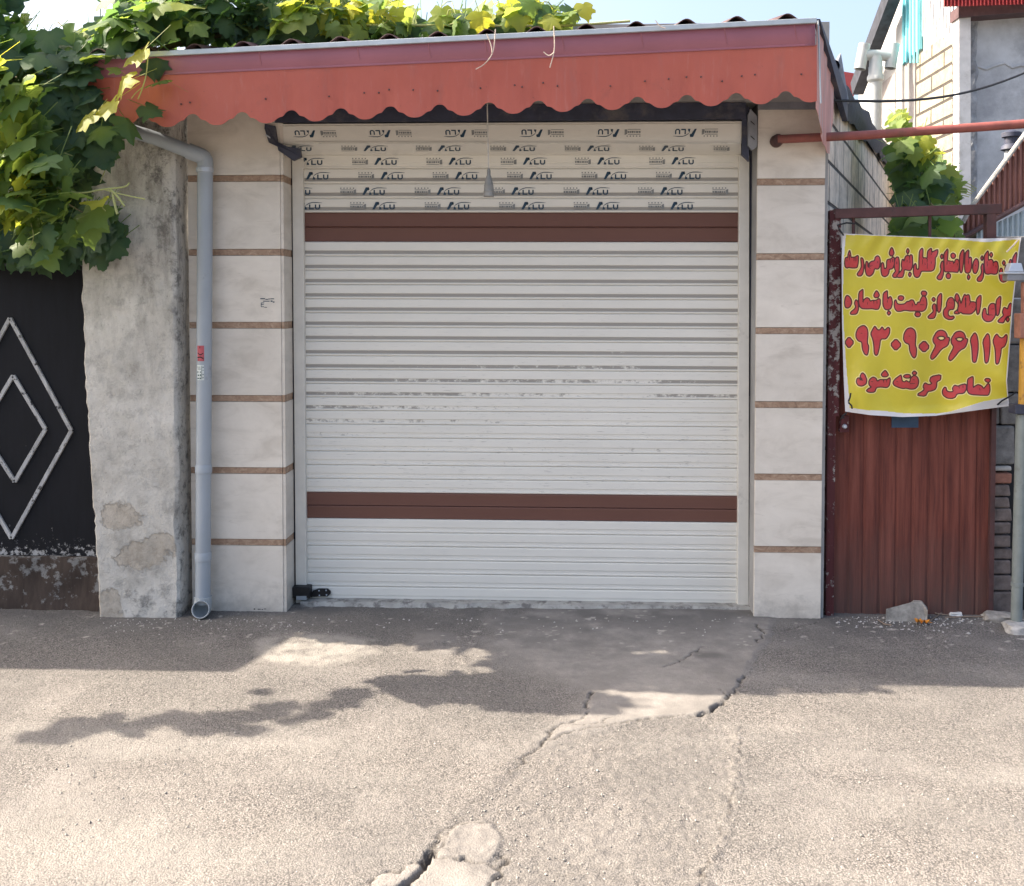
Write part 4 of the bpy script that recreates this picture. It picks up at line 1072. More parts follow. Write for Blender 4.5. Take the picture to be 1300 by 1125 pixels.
# ------------------------------------------------------------------ banner with Persian lettering
BY = 5.165
C1 = (1065, 305, 16.25); C2 = (1140, 305, 16.25); C3 = (1215, 305, 16.25)
D1 = (1065, 360, 16.25); D2 = (1140, 360, 16.25); D3 = (1215, 360, 16.25)
E1 = (1065, 405, 11.818); E2 = (1170, 405, 11.818); F1 = (1080, 460, 13.0); F2 = (1165, 460, 13.0)
TEXT = [
 (C1, [(130,370),(155,350),(180,370),(190,280),(222,200),(245,290),(250,360),(285,350),(330,350),(385,315),(405,330),(400,470),(380,560),(340,575),(240,572),(205,560),(170,578),(130,555),(118,470)]),
 (C1, [(450,370),(475,360),(505,400),(520,520),(500,680),(460,738),(400,740),(375,710),(385,680),(430,620),(460,560),(460,480)]),
 (C1, [(560,440),(585,440),(600,470),(598,545),(620,540),(625,480),(660,440),(735,425),(750,350),(800,318),(840,350),(858,440),(835,570),(800,600),(735,585),(715,680),(660,735),(620,745),(570,720),(545,640),(548,520)]),
 (C1, [(890,460),(920,470),(935,580),(960,590),(985,560),(985,430),(1010,395),(1060,390),(1120,345),(1145,360),(1150,480),(1110,590),(1040,600),(1030,680),(1000,730),(945,758),(890,730),(868,640),(870,520)]),
 (C1, [(1090,145),(1120,190),(1140,270),(1110,325),(1060,325),(1035,270),(1060,190)]),
 (C1, [(1190,345),(1230,350),(1248,440),(1245,620),(1230,700),(1200,768),(1130,770),(1105,735),(1120,700),(1170,640),(1150,590),(1140,480),(1155,390)]),
 (C2, [(85,400),(110,395),(125,440),(150,340),(200,305),(235,330),(265,295),(300,320),(305,520),(270,620),(220,625),(130,605),(125,690),(95,770),(0,772),(-30,740),(0,700),(60,640),(85,590),(65,520)]),
 (C2, [(200,165),(235,220),(205,290),(170,235)]), (C2, [(245,650),(280,700),(245,765),(212,710)]),
 (C2, [(350,475),(378,500),(385,600),(430,600),(432,400),(440,230),(495,160),(518,190),(510,370),(560,360),(600,380),(608,250),(625,210),(680,165),(695,185),(695,250),(820,185),(825,250),(800,330),(770,360),(770,500),(745,610),(690,640),(620,640),(560,640),(480,640),(460,710),(430,760),(390,775),(340,750),(315,670),(320,560)]),
 (C2, [(900,440),(930,430),(945,500),(945,640),(935,720),(900,810),(850,820),(805,790),(810,750),(870,680),(890,600),(870,540)]), (C2, [(905,280),(935,330),(905,395),(872,340)]),
 (C2, [(945,300),(960,260),(1020,180),(1035,210),(1020,430),(1060,425),(1100,440),(1130,430),(1165,470),(1185,400),(1230,390),(1262,430),(1265,560),(1240,665),(1190,660),(1100,655),(955,655),(950,500)]),
 (C2, [(1095,290),(1135,262),(1180,290),(1190,330),(1165,375),(1115,375),(1090,330)]), (C2, [(1000,700),(1040,680),(1085,705),(1085,760),(1060,795),(1015,790),(990,745)]),
 (C3, [(55,300),(110,200),(145,205),(135,420),(110,640),(80,680),(60,640),(50,480)]),
 (C3, [(170,260),(230,198),(245,230),(240,380),(280,345),(303,380),(300,560),(270,660),(220,685),(170,665),(155,580),(160,400)]), (C3, [(235,700),(272,760),(235,825),(208,765)]),
 (C3, [(385,375),(430,400),(450,480),(430,620),(390,690),(345,680),(320,600),(335,450)]),
 (C3, [(520,480),(550,500),(550,640),(545,760),(500,850),(430,850),(410,815),(430,770),(490,710),(505,640),(490,560)]), (C3, [(520,315),(540,370),(515,430),(485,370)]),
 (C3, [(560,330),(580,290),(635,215),(650,250),(645,420),(700,390),(735,410),(750,470),(790,430),(835,450),(855,560),(830,690),(780,705),(690,690),(640,705),(580,690),(560,560)]), (C3, [(705,245),(738,300),(705,365),(672,300)]),
 (C3, [(900,570),(935,590),(940,690),(985,710),(1040,690),(1110,560),(1140,480),(1150,520),(1130,650),(1080,760),(1010,850),(945,870),(890,830),(868,740),(875,640)]), (C3, [(965,412),(1000,465),(965,530),(932,470)]),
 (C3, [(1010,510),(1050,540),(1060,640),(1020,650),(985,620),(990,560)]), (C3, [(1080,430),(1110,390),(1130,440),(1090,530),(1065,520)]), (C3, [(1145,370),(1220,245),(1235,280),(1220,640),(1180,650),(1150,500)]),
 (D1, [(165,240),(215,265),(262,340),(265,410),(235,480),(180,510),(130,490),(115,400),(130,290)]),
 (D1, [(345,335),(375,345),(400,400),(408,530),(370,630),(250,640),(235,610),(260,575),(330,520),(345,470),(318,410)]),
 (D1, [(410,180),(490,118),(500,140),(495,370),(530,320),(575,290),(625,310),(650,370),(690,345),(760,350),(830,310),(855,330),(855,430),(820,530),(760,535),(690,520),(570,525),(480,520),(430,480),(405,380)]),
 (D1, [(775,145),(810,180),(838,240),(810,290),(745,295),(715,250),(745,185)]),
 (D1, [(915,205),(990,145),(1005,170),(1005,330),(1055,262),(1090,300),(1105,400),(1080,510),(1020,545),(950,535),(908,450),(908,300)]), (D1, [(1030,560),(1075,605),(1030,660),(990,610)]),
 (D2, [(-70,350),(-40,335),(-15,420),(60,430),(140,420),(185,370),(225,370),(270,335),(320,345),(355,435),(385,440),(405,385),(450,385),(470,320),(510,255),(560,265),(590,330),(600,430),(575,530),(510,578),(420,570),(330,565),(260,570),(140,550),(60,575),(-20,575),(-65,520),(-80,430)]),
 (D2, [(10,270),(50,250),(105,262),(125,300),(95,350),(40,350),(0,320)]), (D2, [(500,155),(570,158),(600,205),(570,255),(510,255),(475,205)]), (D2, [(360,600),(410,585),(455,605),(470,640),(440,685),(380,685),(345,645)]),
 (D2, [(745,415),(775,430),(790,500),(785,640),(745,720),(640,725),(615,690),(640,660),(720,590),(730,560),(705,500),(715,450)]), (D2, [(735,280),(775,325),(740,380),(695,330)]),
 (D2, [(810,290),(870,205),(905,215),(900,420),(880,560),(845,600),(820,580),(805,450)]),
 (D2, [(1000,400),(1040,310),(1090,285),(1135,300),(1165,370),(1170,450),(1150,535),(1080,535),(1040,570),(1035,640),(1070,680),(1145,670),(1165,700),(1120,745),(1040,745),(960,700),(930,620),(945,540),(1000,480)]),
 (D2, [(1190,230),(1215,205),(1250,240),(1280,330),(1300,430),(1300,590),(1250,628),(1170,625),(1160,590),(1230,540),(1245,440),(1220,390),(1185,350),(1172,290)]),
 (D3, [(30,330),(60,360),(85,420),(120,290),(160,215),(180,250),(235,225),(260,260),(270,380),(330,375),(390,390),(400,470),(370,560),(300,625),(240,632),(110,625),(80,590),(40,615),(10,560),(30,480)]),
 (D3, [(400,320),(470,240),(500,255),(490,430),(460,600),(430,645),(408,620),(395,480)]),
 (D3, [(810,340),(880,262),(908,280),(895,460),(870,620),(835,670),(810,650),(800,480)]),
 (D3, [(545,520),(590,510),(600,560),(605,630),(650,650),(640,560),(650,480),(690,420),(740,408),(780,420),(790,500),(800,600),(780,690),(720,770),(650,792),(580,775),(530,720),(515,640)]),
 (D3, [(970,490),(1000,500),(1040,530),(1060,460),(1100,398),(1130,430),(1130,560),(1100,670),(1040,680),(1000,720),(960,815),(860,805),(840,770),(890,720),(960,660),(935,590),(950,530)]), (D3, [(1050,680),(1085,740),(1045,800),(1010,750)]),
 (E1, [(152,262),(230,352),(150,445),(85,352)]),
 (E1, [(335,105),(385,98),(425,140),(438,220),(425,360),(450,410),(440,500),(425,545),(385,530),(350,450),(345,345),(290,330),(258,280),(255,215),(285,140)]),
 (E1, [(540,103),(580,165),(615,165),(650,112),(685,175),(735,122),(765,140),(760,220),(710,300),(625,300),(610,420),(585,530),(555,550),(530,520),(525,400),(510,310),(475,220),(510,150)]),
 (E1, [(858,292),(942,390),(852,482),(770,382)]),
 (E1, [(1040,140),(1090,132),(1140,170),(1158,240),(1145,390),(1168,450),(1158,560),(1130,590),(1095,560),(1060,470),(1055,380),(1000,360),(968,310),(975,230),(1005,170)]),
 (E2, [(42,320),(125,420),(35,508),(-55,412)]),
 (E2, [(230,185),(300,165),(355,190),(385,245),(380,275),(415,275),(420,310),(395,400),(300,450),(210,570),(160,610),(135,590),(140,540),(215,400),(175,350),(168,290)]),
 (E2, [(505,200),(575,180),(630,205),(658,260),(655,290),(692,300),(690,340),(655,430),(575,470),(490,580),(435,630),(405,610),(410,560),(485,420),(445,365),(442,300)]),
 (E2, [(795,200),(830,240),(850,350),(848,480),(820,640),(790,655),(762,635),(755,450),(728,300)]),
 (E2, [(985,215),(1015,240),(1028,350),(1020,520),(1000,640),(970,668),(948,645),(940,480),(915,330)]),
 (E2, [(1130,222),(1165,270),(1200,288),(1235,270),(1265,232),(1285,245),(1280,330),(1250,410),(1195,440),(1190,520),(1160,660),(1130,682),(1110,660),(1105,450),(1068,335),(1095,260)]),
 (F1, [(190,168),(235,205),(268,290),(255,360),(190,395),(125,385),(90,330),(105,265),(140,255),(160,290),(190,285),(150,235)]),
 (F1, [(320,275),(370,240),(420,265),(440,315),(480,285),(540,285),(600,285),(645,250),(655,290),(640,380),(600,420),(500,408),(425,415),(395,495),(300,498),(255,470),(290,435),(345,410),(300,375),(300,310)]),
 (F1, [(570,130),(600,165),(625,210),(595,240),(530,240),(500,205),(535,160)]),
 (F1, [(760,255),(830,205),(840,240),(850,310),(890,325),(915,300),(945,320),(975,330),(985,270),(1020,230),(1060,215),(1105,250),(1125,310),(1110,390),(1060,440),(980,445),(910,425),(870,435),(800,420),(720,385),(695,340),(720,290)]),
 (F1, [(880,215),(925,200),(975,205),(990,230),(970,260),(910,262),(870,240)]), (F1, [(1050,138),(1098,180),(1050,220),(1010,180)]),
 (F2, [(220,235),(385,200),(380,290),(315,320),(315,400),(290,450),(230,475),(170,480),(130,562),(0,550),(10,515),(60,490),(110,450),(85,400),(120,335),(170,365),(210,365),(235,345),(195,310)]),
 (F2, [(440,410),(470,415),(480,470),(530,490),(590,480),(570,430),(610,375),(660,395),(720,370),(790,355),(810,400),(800,460),(760,515),(650,520),(620,580),(560,600),(480,590),(415,540),(405,470)]),
 (F2, [(825,275),(910,230),(920,270),(915,420),(950,390),(1000,365),(1060,390),(1090,435),(1120,400),(1160,345),(1190,370),(1195,470),(1170,545),(1080,545),(980,540),(900,535),(840,515),(815,460),(820,350)]),
 (F2, [(1130,265),(1185,270),(1205,300),(1175,335),(1125,320),(1105,290)])]
HOLES = [(E2, [(235,285),(270,262),(320,262),(355,285),(325,315),(280,320)]), (E2, [(510,295),(560,278),(610,285),(630,300),(590,335),(540,330)])]
# dark inner strokes where letters overlap or close on themselves
INNER = [(C1, [(165,400),(165,440)]), (C1, [(215,300),(220,420)]), (C1, [(310,370),(310,430)]), (C1, [(350,370),(350,430)]), (C1, [(600,545),(650,590)]), (C1, [(690,520),(640,540)]), (C1, [(800,440),(805,480)]), (C1, [(1060,410),(1060,460)]), (C1, [(1110,390),(1110,450)]), (C1, [(1190,440),(1195,490)]),
 (C2, [(190,410),(190,450)]), (C2, [(240,340),(245,470)]), (C2, [(505,400),(500,500)]), (C2, [(605,400),(605,580)]), (C2, [(555,470),(560,510)]), (C2, [(685,440),(690,490)]), (C2, [(700,250),(690,300)]), (C2, [(1010,440),(1010,500)]), (C2, [(1060,470),(1080,480)]), (C2, [(1140,470),(1150,490)]), (C2, [(1225,480),(1225,530)]),
 (C3, [(235,400),(240,500)]), (C3, [(380,510),(390,530)]), (C3, [(620,440),(625,540)]), (C3, [(740,480),(750,530)]), (C3, [(800,530),(805,570)]),
 (D1, [(180,365),(190,375)]), (D1, [(490,375),(510,385)]), (D1, [(590,390),(590,430)]), (D1, [(720,370),(720,410)]), (D1, [(785,370),(785,410)]), (D1, [(1005,350),(1005,395)]),
 (D2, [(295,410),(295,470)]), (D2, [(465,440),(540,440)]), (D2, [(520,355),(525,365)]), (D2, [(1060,400),(1120,400)]), (D3, [(170,290),(170,490)]), (D3, [(185,490),(185,300)]), (D3, [(270,400),(250,450)]), (D3, [(310,480),(325,490)]), (D3, [(710,530),(760,520)]), (D3, [(650,650),(740,650)]),
 (E1, [(330,212),(350,218)]), (E1, [(1050,255),(1068,262)]), (F1, [(150,290),(200,300)]), (F1, [(340,318),(370,325)]), (F1, [(540,300),(545,330)]), (F1, [(595,300),(598,330)]), (F1, [(755,320),(780,320)]), (F1, [(980,350),(1060,352)]), (F1, [(1030,290),(1060,292)]), (F2, [(1020,430),(1030,460)]), (F2, [(680,400),(690,430)]), (F2, [(745,390),(750,420)])]
def conv(cr, pts): return [(cr[0] + x / cr[2], cr[1] + y / cr[2]) for x, y in pts]
def chaikin(pts):
    q_ = []
    for (ax, ay), (bx, by) in zip(pts, pts[1:] + pts[:1]): q_ += [(ax * .8 + bx * .2, ay * .8 + by * .2), (ax * .2 + bx * .8, ay * .2 + by * .8)]
    return q_
def crv(tab, t):
    for (a, va), (b, vb) in zip(tab[:-1], tab[1:]):
        if t <= b: return va + (vb - va) * (t - a) / (b - a)
    return tab[-1][1]
def build_banner():
    root = thing('banner', 'yellow cloth banner with red Persian lettering tied across the red brown gate', 'banner', (1.85, BY, 1.08))
    LE = [(0, 1069.5), (.15, 1068.5), (.5, 1069), (.8, 1071), (1, 1073)]
    RE = [(0, 1296.5), (.12, 1293), (.4, 1286), (.65, 1282), (.85, 1278.5), (1, 1281)]
    TE = [(0, 296.5), (.25, 299), (.55, 301.5), (.8, 303), (1, 301.5)]
    BE = [(0, 522.5), (.15, 527), (.35, 529.5), (.55, 528), (.8, 521), (1, 515.5)]
    nu, nv = 380, 380
    U, V = np.meshgrid(np.linspace(0, 1, nu), np.linspace(0, 1, nv))
    le = np.interp(V, *zip(*LE)); re_ = np.interp(V, *zip(*RE)); te = np.interp(U, *zip(*TE)); be = np.interp(U, *zip(*BE))
    PXX = le + (re_ - le) * U; PYY = te + (be - te) * V
    ink = np.full(U.shape, -9.0)
    for cr, pts in TEXT:
        poly = chaikin(conv(cr, pts)); xs = [p_[0] for p_ in poly]; ys = [p_[1] for p_ in poly]
        m = (PXX > min(xs) - 4) & (PXX < max(xs) + 4) & (PYY > min(ys) - 4) & (PYY < max(ys) + 4)
        # distances are in pixels of the photograph (a few millimetres)
        x, y = PXX[m], PYY[m]; d = np.full(x.shape, 99.0); ins = inside(x, y, poly)
        for a, b in zip(poly, poly[1:] + poly[:1]):
            vx, vy = b[0] - a[0], b[1] - a[1]; t = np.clip(((x - a[0]) * vx + (y - a[1]) * vy) / (vx * vx + vy * vy + 1e-9), 0, 1)
            d = np.minimum(d, np.hypot(x - a[0] - t * vx, y - a[1] - t * vy))
        d = np.where(ins, d, -d); old = ink[m]
        # a later letter keeps its own outline on top of an earlier one
        ink[m] = np.where(d > -0.85, np.where(old > 0.75, np.minimum(np.maximum(d, -0.4), old) if False else np.maximum(np.minimum(np.abs(d), old) if False else d, np.where(np.abs(d) < .7, 0, old)), np.maximum(old, d)), np.maximum(old, d))
    for cr, pts in HOLES:
        poly = conv(cr, pts); s = np.array(poly)
        m = (PXX > s[:, 0].min() - 3) & (PXX < s[:, 0].max() + 3) & (PYY > s[:, 1].min() - 3) & (PYY < s[:, 1].max() + 3)
        x, y = PXX[m], PYY[m]; d = np.full(x.shape, 99.0); ins = inside(x, y, poly)
        for a, b in zip(poly, poly[1:] + poly[:1]):
            vx, vy = b[0] - a[0], b[1] - a[1]; t = np.clip(((x - a[0]) * vx + (y - a[1]) * vy) / (vx * vx + vy * vy + 1e-9), 0, 1)
            d = np.minimum(d, np.hypot(x - a[0] - t * vx, y - a[1] - t * vy))
        d = np.where(ins, -d, d)
        ink[m] = np.minimum(ink[m], np.maximum(d, -1.5))
    for cr, pts in INNER:
        (ax, ay), (bx, by) = conv(cr, pts)
        vx, vy = bx - ax, by - ay; t = np.clip(((PXX - ax) * vx + (PYY - ay) * vy) / (vx * vx + vy * vy + 1e-9), 0, 1)
        d = np.hypot(PXX - ax - t * vx, PYY - ay - t * vy)
        ink = np.where((ink > 0.75) & (d < 0.55), 0.0, ink)
    hem = np.zeros(U.shape)
    ls = np.interp(PYY, [297, 330, 380, 450, 500, 530], [4.5, 2.6, 1.2, 3.0, 5.5, 6.0])
    hem[(PXX - le) < ls] = 1
    hem[(PYY - te) < np.interp(PXX, [1068, 1200, 1250, 1300], [1.2, 1.2, 4.5, 2.0])] = 1
    bs = np.interp(PXX, [1070, 1120, 1160, 1200, 1240, 1290], [5, 6.5, 4.0, 2.5, 3.0, 7])
    hem[(be - PYY) < bs] = 1
    fold = np.interp(PXX, [1190, 1215, 1250, 1280], [0, 4, 10, 11]); hem[(be - PYY) < fold] = 2
    re_d = re_ - PXX; hem[(re_d < 1.4)] = 1
    ink[hem > 0.5] = -9
    # cloth: pulled at the corners, slack along the bottom
    W = 0.018 * np.sin(U * 9 + V * 3) * (0.3 + 0.7 * V) + 0.010 * np.sin(U * 21 - V * 5) * V * V
    W += 0.010 * np.sin((U + V) * 26) * np.exp(-((U - 0.0) ** 2 + (V - 0.0) ** 2) * 22) + 0.012 * np.sin((U - V) * 30) * np.exp(-((U - 1) ** 2 + V ** 2) * 18)
    W += 0.012 * np.sin((U * 14 - V * 26)) * np.exp(-((U - 1) ** 2 + (V - 1) ** 2) * 7) + 0.010 * np.sin((U * 24 + V * 10)) * np.exp(-(U ** 2 + (V - 1) ** 2) * 10)
    W += -0.030 * np.clip((V - 0.93) / 0.07, 0, 1) ** 2 * np.clip((U - .1) * 3, 0, 1)
    W += 0.012 * fbm(U, V, 6, 77, 5) + 0.006 * np.sin(U * 60 + 4 * np.sin(V * 7)) * np.exp(-((V - 0.02) * 9) ** 2)
    W += 0.020 * np.exp(-((U - 0.045) ** 2) * 900) * 0.3
    verts = np.zeros((nu * nv, 3), dtype=np.float32)
    # unproject on the banner plane
    c, s = math.cos(PITCH), math.sin(PITCH); x = (PXX - CX) / FPX; z = -(PYY - CY) / FPX
    yy = c + z * s; zz = -s + z * c; c2, s2 = math.cos(YAW), math.sin(YAW); dx = c2 * x - s2 * yy; dy = s2 * x + c2 * yy
    T = (BY + W) / dy
    off = BASE[root.name]
    verts[:, 0] = (dx * T).ravel() - off[0]; verts[:, 1] = (BY + W).ravel() - off[1]; verts[:, 2] = (CAMH + zz * T).ravel() - off[2]
    me = bpy.data.meshes.new('cloth'); idx = np.arange(nu * nv).reshape(nv, nu)
    f = np.stack([idx[:-1, :-1].ravel(), idx[1:, :-1].ravel(), idx[1:, 1:].ravel(), idx[:-1, 1:].ravel()], 1).astype(np.int32)
    me.vertices.add(nu * nv); me.vertices.foreach_set('co', verts.ravel())
    me.loops.add(f.size); me.loops.foreach_set('vertex_index', f.ravel()); me.polygons.add(len(f))
    me.polygons.foreach_set('loop_start', np.arange(0, f.size, 4, dtype=np.int32)); me.polygons.foreach_set('use_smooth', np.ones(len(f), dtype=bool))
    me.update(calc_edges=True); me.validate()
    for k, A in (('ink', ink), ('hem', hem)):
        at = me.attributes.new(k, 'FLOAT', 'POINT'); at.data.foreach_set('value', A.ravel().astype(np.float32))
    me.materials.append(M['banner']); o = bpy.data.objects.new('cloth', me); COL.objects.link(o); o.parent = root
    Yc = BY - 0.01
    for pts in ([(1071, 299), (1066, 292), (1063, 286), (1075, 283), (1085, 284)], [(1293, 304), (1286, 312), (1278, 320)], [(1266, 514), (1272, 509), (1284, 502), (1290, 498)], [(1075, 524), (1070, 528), (1067, 532), (1072, 530)], [(1077, 510), (1079, 505), (1080, 499)], [(1077, 511), (1081, 515), (1082, 519)]):
        t = MB(); t.tube([P(a, b, Yc - 0.012) for a, b in pts], 0.0042, 6); t.build('tie', M['cord'] if pts[0][0] != 1293 else M['dry_tendril'], root)
build_banner()

# ------------------------------------------------------------------ red pipe, cable, pole, brick stub
rp = thing('red_pipe', 'rusty red steel pipe reaching out from the right tile pillar', 'pipe', P(987, 177, FY))
m = MB(); m.tube([P(987, 177, 5.11), P(1100, 171.5, 5.06), P(1220, 163, 5.0), P(1320, 156, 4.95)], 0.0215, 16); m.build('tube', M['redpipe'], rp, smooth=True)
m = MB(); m.lathe(P(987.5, 178, 5.12), [(0, -.022), (.020, -.022), (.030, -.006), (.032, .045)], 'Y', 14); m.build('end_cap', M['frame'], rp, smooth=True)
m = MB(); A, B = P(1046, 127, 5.3), P(1330, 80, 7.5); m.tube([A.lerp(B, t) + Vector((0, 0, -0.10 * math.sin(t * math.pi))) for t in [i / 16 for i in range(17)]], 0.0075, 6)
tag(m.build('power_cable', M['cord'], smooth=True), 'thin black cable sagging from the awning corner to the right', 'cable')
bs_ = thing('brick_stub', 'narrow stub of rough grey block over old broken bricks beside the red brown gate', 'wall', (2.3, 5.3, 0))
BYY = 5.30; rr = random.Random(11)
courses = [(784, 752), (750, 731), (729, 712), (710, 697), (695, 680), (678, 664), (662, 646), (645, 632), (630, 616), (614, 601), (598, 592)]
for i, (yb, yt) in enumerate(courses):
    m = MB(); w = rr.uniform(-2, 2); Y = BYY - rr.uniform(0, .02)
    m.slab([P(1259.5, yb, Y), P(1285 + w, yb, Y), P(1285 + w + rr.uniform(-2, 1), yt, Y), P(1259.5, yt, Y)], 0.2)
    red = i in (9,)
    m.build('brick_course', M['oldbrick_red'] if red else (M['pale_stone'] if i == 10 else M['oldbrick']), bs_, bevel=0.008, label='reddish brick course' if red else None)
m = MB(); m.slab([P(1259.5, 590, BYY - .01), P(1289, 590, BYY - .01), P(1289, 541, BYY - .01), P(1259.5, 541, BYY - .01)], 0.2); m.build('concrete_block', M['greyblock'], bs_, bevel=0.012)
m = MB(); m.slab([P(1271, 539, BYY), P(1296, 539, BYY), P(1296, 500, BYY), P(1271, 500, BYY)], 0.2); m.build('concrete_block', M['greyblock'], bs_, bevel=0.01); m = MB(); m.slab([P(1259, 539, BYY + .01), P(1269.5, 539, BYY + .01), P(1269.5, 500, BYY + .01), P(1259, 500, BYY + .01)], 0.2); m.build('concrete_block', M['greyblock'], bs_, bevel=0.01)
for yb, yt in ((498, 438), (436, 380), (378, 300)):
    m = MB(); m.slab([P(1264, yb, BYY + .015), P(1330, yb, BYY + .015), P(1330, yt, BYY + .015), P(1264, yt, BYY + .015)], 0.2); m.build('concrete_block', M['greyblock'], bs_, bevel=0.01)
m = MB(); m.slab([P(1261, 790, BYY + .05), P(1310, 790, BYY + .05), P(1310, 500, BYY + .05), P(1261, 500, BYY + .05)], 0.15); m.build('mortar_core', M['dark'], bs_)
PLY = 5.06
po = thing('gas_riser', 'grey painted metal pipe with a yellow upper length standing by the brick stub', 'pipe', P(1291, 797, PLY))
m = MB(); m.tube([P(1290, 798, PLY), P(1293.5, 660, PLY), P(1297, 526, PLY)], 0.026, 16); m.build('lower_pipe', M['pole'], po, smooth=True)
m = MB(); m.lathe(P(1291.2, 742, PLY), [(.026, -.01), (.029, -.008), (.029, .008), (.026, .01)], 'Z', 16); m.build('joint_ring', M['pole'], po, smooth=True)
m = MB(); m.tube([P(1301, 514, PLY), P(1303, 430, PLY), P(1303.5, 410, PLY)], 0.029, 16); m.build('yellow_pipe', M['yellow'], po, smooth=True)
m = MB(); m.slab([P(1289, 526, PLY - .04), P(1312, 526, PLY - .04), P(1312, 514, PLY - .04), P(1289, 514, PLY - .04)], 0.08); m.build('coupling', M['navy'], po, bevel=0.004)
m = MB(); m.slab([P(1295, 430, PLY - .035), P(1313, 430, PLY - .035), P(1312, 398, PLY - .035), P(1295, 398, PLY - .035)], 0.07); m.tube([P(1303, 400, PLY), P(1303, 358, PLY)], 0.024, 12); m.build('rusty_collar', M['oldbrick_red'], po, bevel=0.006)
m = MB(); m.slab([P(1279, 356.5, PLY - .03), P(1310, 356.5, PLY - .03), P(1310, 348, PLY - .03), P(1279, 348, PLY - .03)], 0.06)
m.build('clamp_box', M['zinc'], po, bevel=0.004)
m = MB(); m.slab([P(1276, 348, PLY - .035), P(1314, 348, PLY - .035), P(1314, 345.3, PLY - .035), P(1276, 345.3, PLY - .035)], 0.07); m.slab([P(1280, 345, PLY - .033), P(1300, 345, PLY - .033), P(1297, 334, PLY - .02), P(1284, 334, PLY - .02)], 0.05); m.build('clamp_plate', M['galv'], po, bevel=0.003)
rs2 = MB()
def rock(px, py, w, h, d, seed, mat, name, label, cat, group=None, Y=None):
    c = G(px, py) if Y is None else P(px, py, Y)
    bm = bmesh.new(); bmesh.ops.create_icosphere(bm, subdivisions=3, radius=1)
    me = bpy.data.meshes.new(name)
    for v in bm.verts:
        p_ = v.co; k = 1 + 0.28 * mnoise.noise(p_ * 1.3 + Vector((seed, 0, 0))) + 0.12 * mnoise.noise(p_ * 4 + Vector((0, seed, 0)))
        q_ = Vector([max(-.72, min(.72, a)) for a in p_]) / .72
        v.co = Vector((q_.x * w * k, q_.y * d * k, q_.z * h * k + h * 0.75))
    bm.to_mesh(me); bm.free(); me.materials.append(mat); me.shade_smooth()
    try: me.set_sharp_from_angle(angle=math.radians(35))
    except Exception: pass
    o = bpy.data.objects.new(name, me); COL.objects.link(o); o.location = c
    return tag(o, label, cat, group)
# slanted broken kerb stone leaning on the gate
kst = MB(); KY = 5.13
kst.hexa([P(1124, 783, KY), P(1177, 782, KY), P(1178, 775, KY), P(1171, 764.5, KY + .02), P(1160, 764, KY + .02), P(1125, 773, KY + .01)],
         [P(1126, 777, KY + .09), P(1176, 777, KY + .09), P(1177, 771, KY + .09), P(1170, 762.5, KY + .09), P(1160, 762, KY + .09), P(1127, 771, KY + .09)])
kst.v = [(x, y, -0.01) if z < 0.045 else (x, y, z) for x, y, z in kst.v]
o = kst.build('kerb_stone', M['stone'], bevel=0.006); tag(o, 'broken grey kerb stone leaning against the foot of the red brown gate', 'stone')
rock(1268, 787, 0.07, 0.018, 0.05, 4, M['stone'], 'flat_stone', 'small flat grey stone at the foot of the brick stub', 'stone')
rock(1296, 801, 0.075, 0.020, 0.06, 9, M['pale_stone'], 'pale_stone', 'pale broken concrete lump at the foot of the grey pipe', 'stone')
rock(1212, 780, 0.030, 0.008, 0.03, 5, M['paper'], 'paper_scrap', 'white crumpled scrap lying against the red brown gate', 'scrap')
# dry leaf, twigs, crumbs
dl = MB(); c = G(1171, 793)
pts = []
for i in range(16):
    a = i / 16 * 2 * math.pi; r = (0.045 if i % 2 == 0 else 0.026) * (1 + .2 * math.sin(i * 3)); pts.append((c.x + r * 1.1 * math.cos(a), c.y + r * 0.8 * math.sin(a), 0.012 + 0.022 * (i % 2 == 0) * abs(math.sin(i * 1.7))))
cc = dl.vert((c.x, c.y, 0.018)); ids = [dl.vert(p_) for p_ in pts]
for i in range(16): dl.face(cc, ids[i], ids[(i + 1) % 16])
tag(dl.build('fallen_leaf', M['orange']), 'curled orange fallen leaf in front of the kerb stone', 'leaf')
for pts, lab in (([(1181, 790), (1190, 784), (1198, 778), (1203, 772)], 'bent dry twig rising beside the orange leaf'), ([(1178, 778), (1190, 781), (1205, 783)], 'thin twig lying just right of the kerb stone'), ([(1200, 786), (1225, 785), (1250, 785)], 'long straight twig lying along the gate foot'), ([(1085, 777), (1105, 776), (1123, 775)], 'pale twig lying left of the kerb stone'), ([(1115, 789), (1122, 794), (1132, 796)], 'short forked twig on the asphalt left of the orange leaf')):
    t = MB(); t.tube([G(a, b) + Vector((0, 0, 0.008 + (0.03 if k == 3 else 0))) for k, (a, b) in enumerate(pts)], 0.0032, 6)
    tag(t.build('twig', M['twig']), lab, 'twig', 'dry twigs by the red brown gate')
cb = MB(); rr = random.Random(21)
def chip(mb, c, s):
    n = 5; ang = rr.random() * 6; h = s * rr.uniform(.3, .7)
    ring = [mb.vert((c.x + s * rr.uniform(.6, 1.2) * math.cos(ang + k * 2 * math.pi / n), c.y + s * rr.uniform(.6, 1.2) * math.sin(ang + k * 2 * math.pi / n), c.z - 0.002)) for k in range(n)]
    t = mb.vert((c.x + s * .2, c.y, c.z + h))
    for k in range(n): mb.face(ring[k], ring[(k + 1) % n], t)
for k in range(230):
    px = rr.gauss(1165, 55); py = 783 + abs(rr.gauss(0, 9))
    if 1055 < px < 1290: chip(cb, G(px, py, 0.004), rr.uniform(.002, .007) * (1.8 if rr.random() < .08 else 1))
for k in range(110):
    px = rr.uniform(125, 380); py = 785 + abs(rr.gauss(0, 9)); chip(cb, G(px, py, 0.003), rr.uniform(.002, .006))
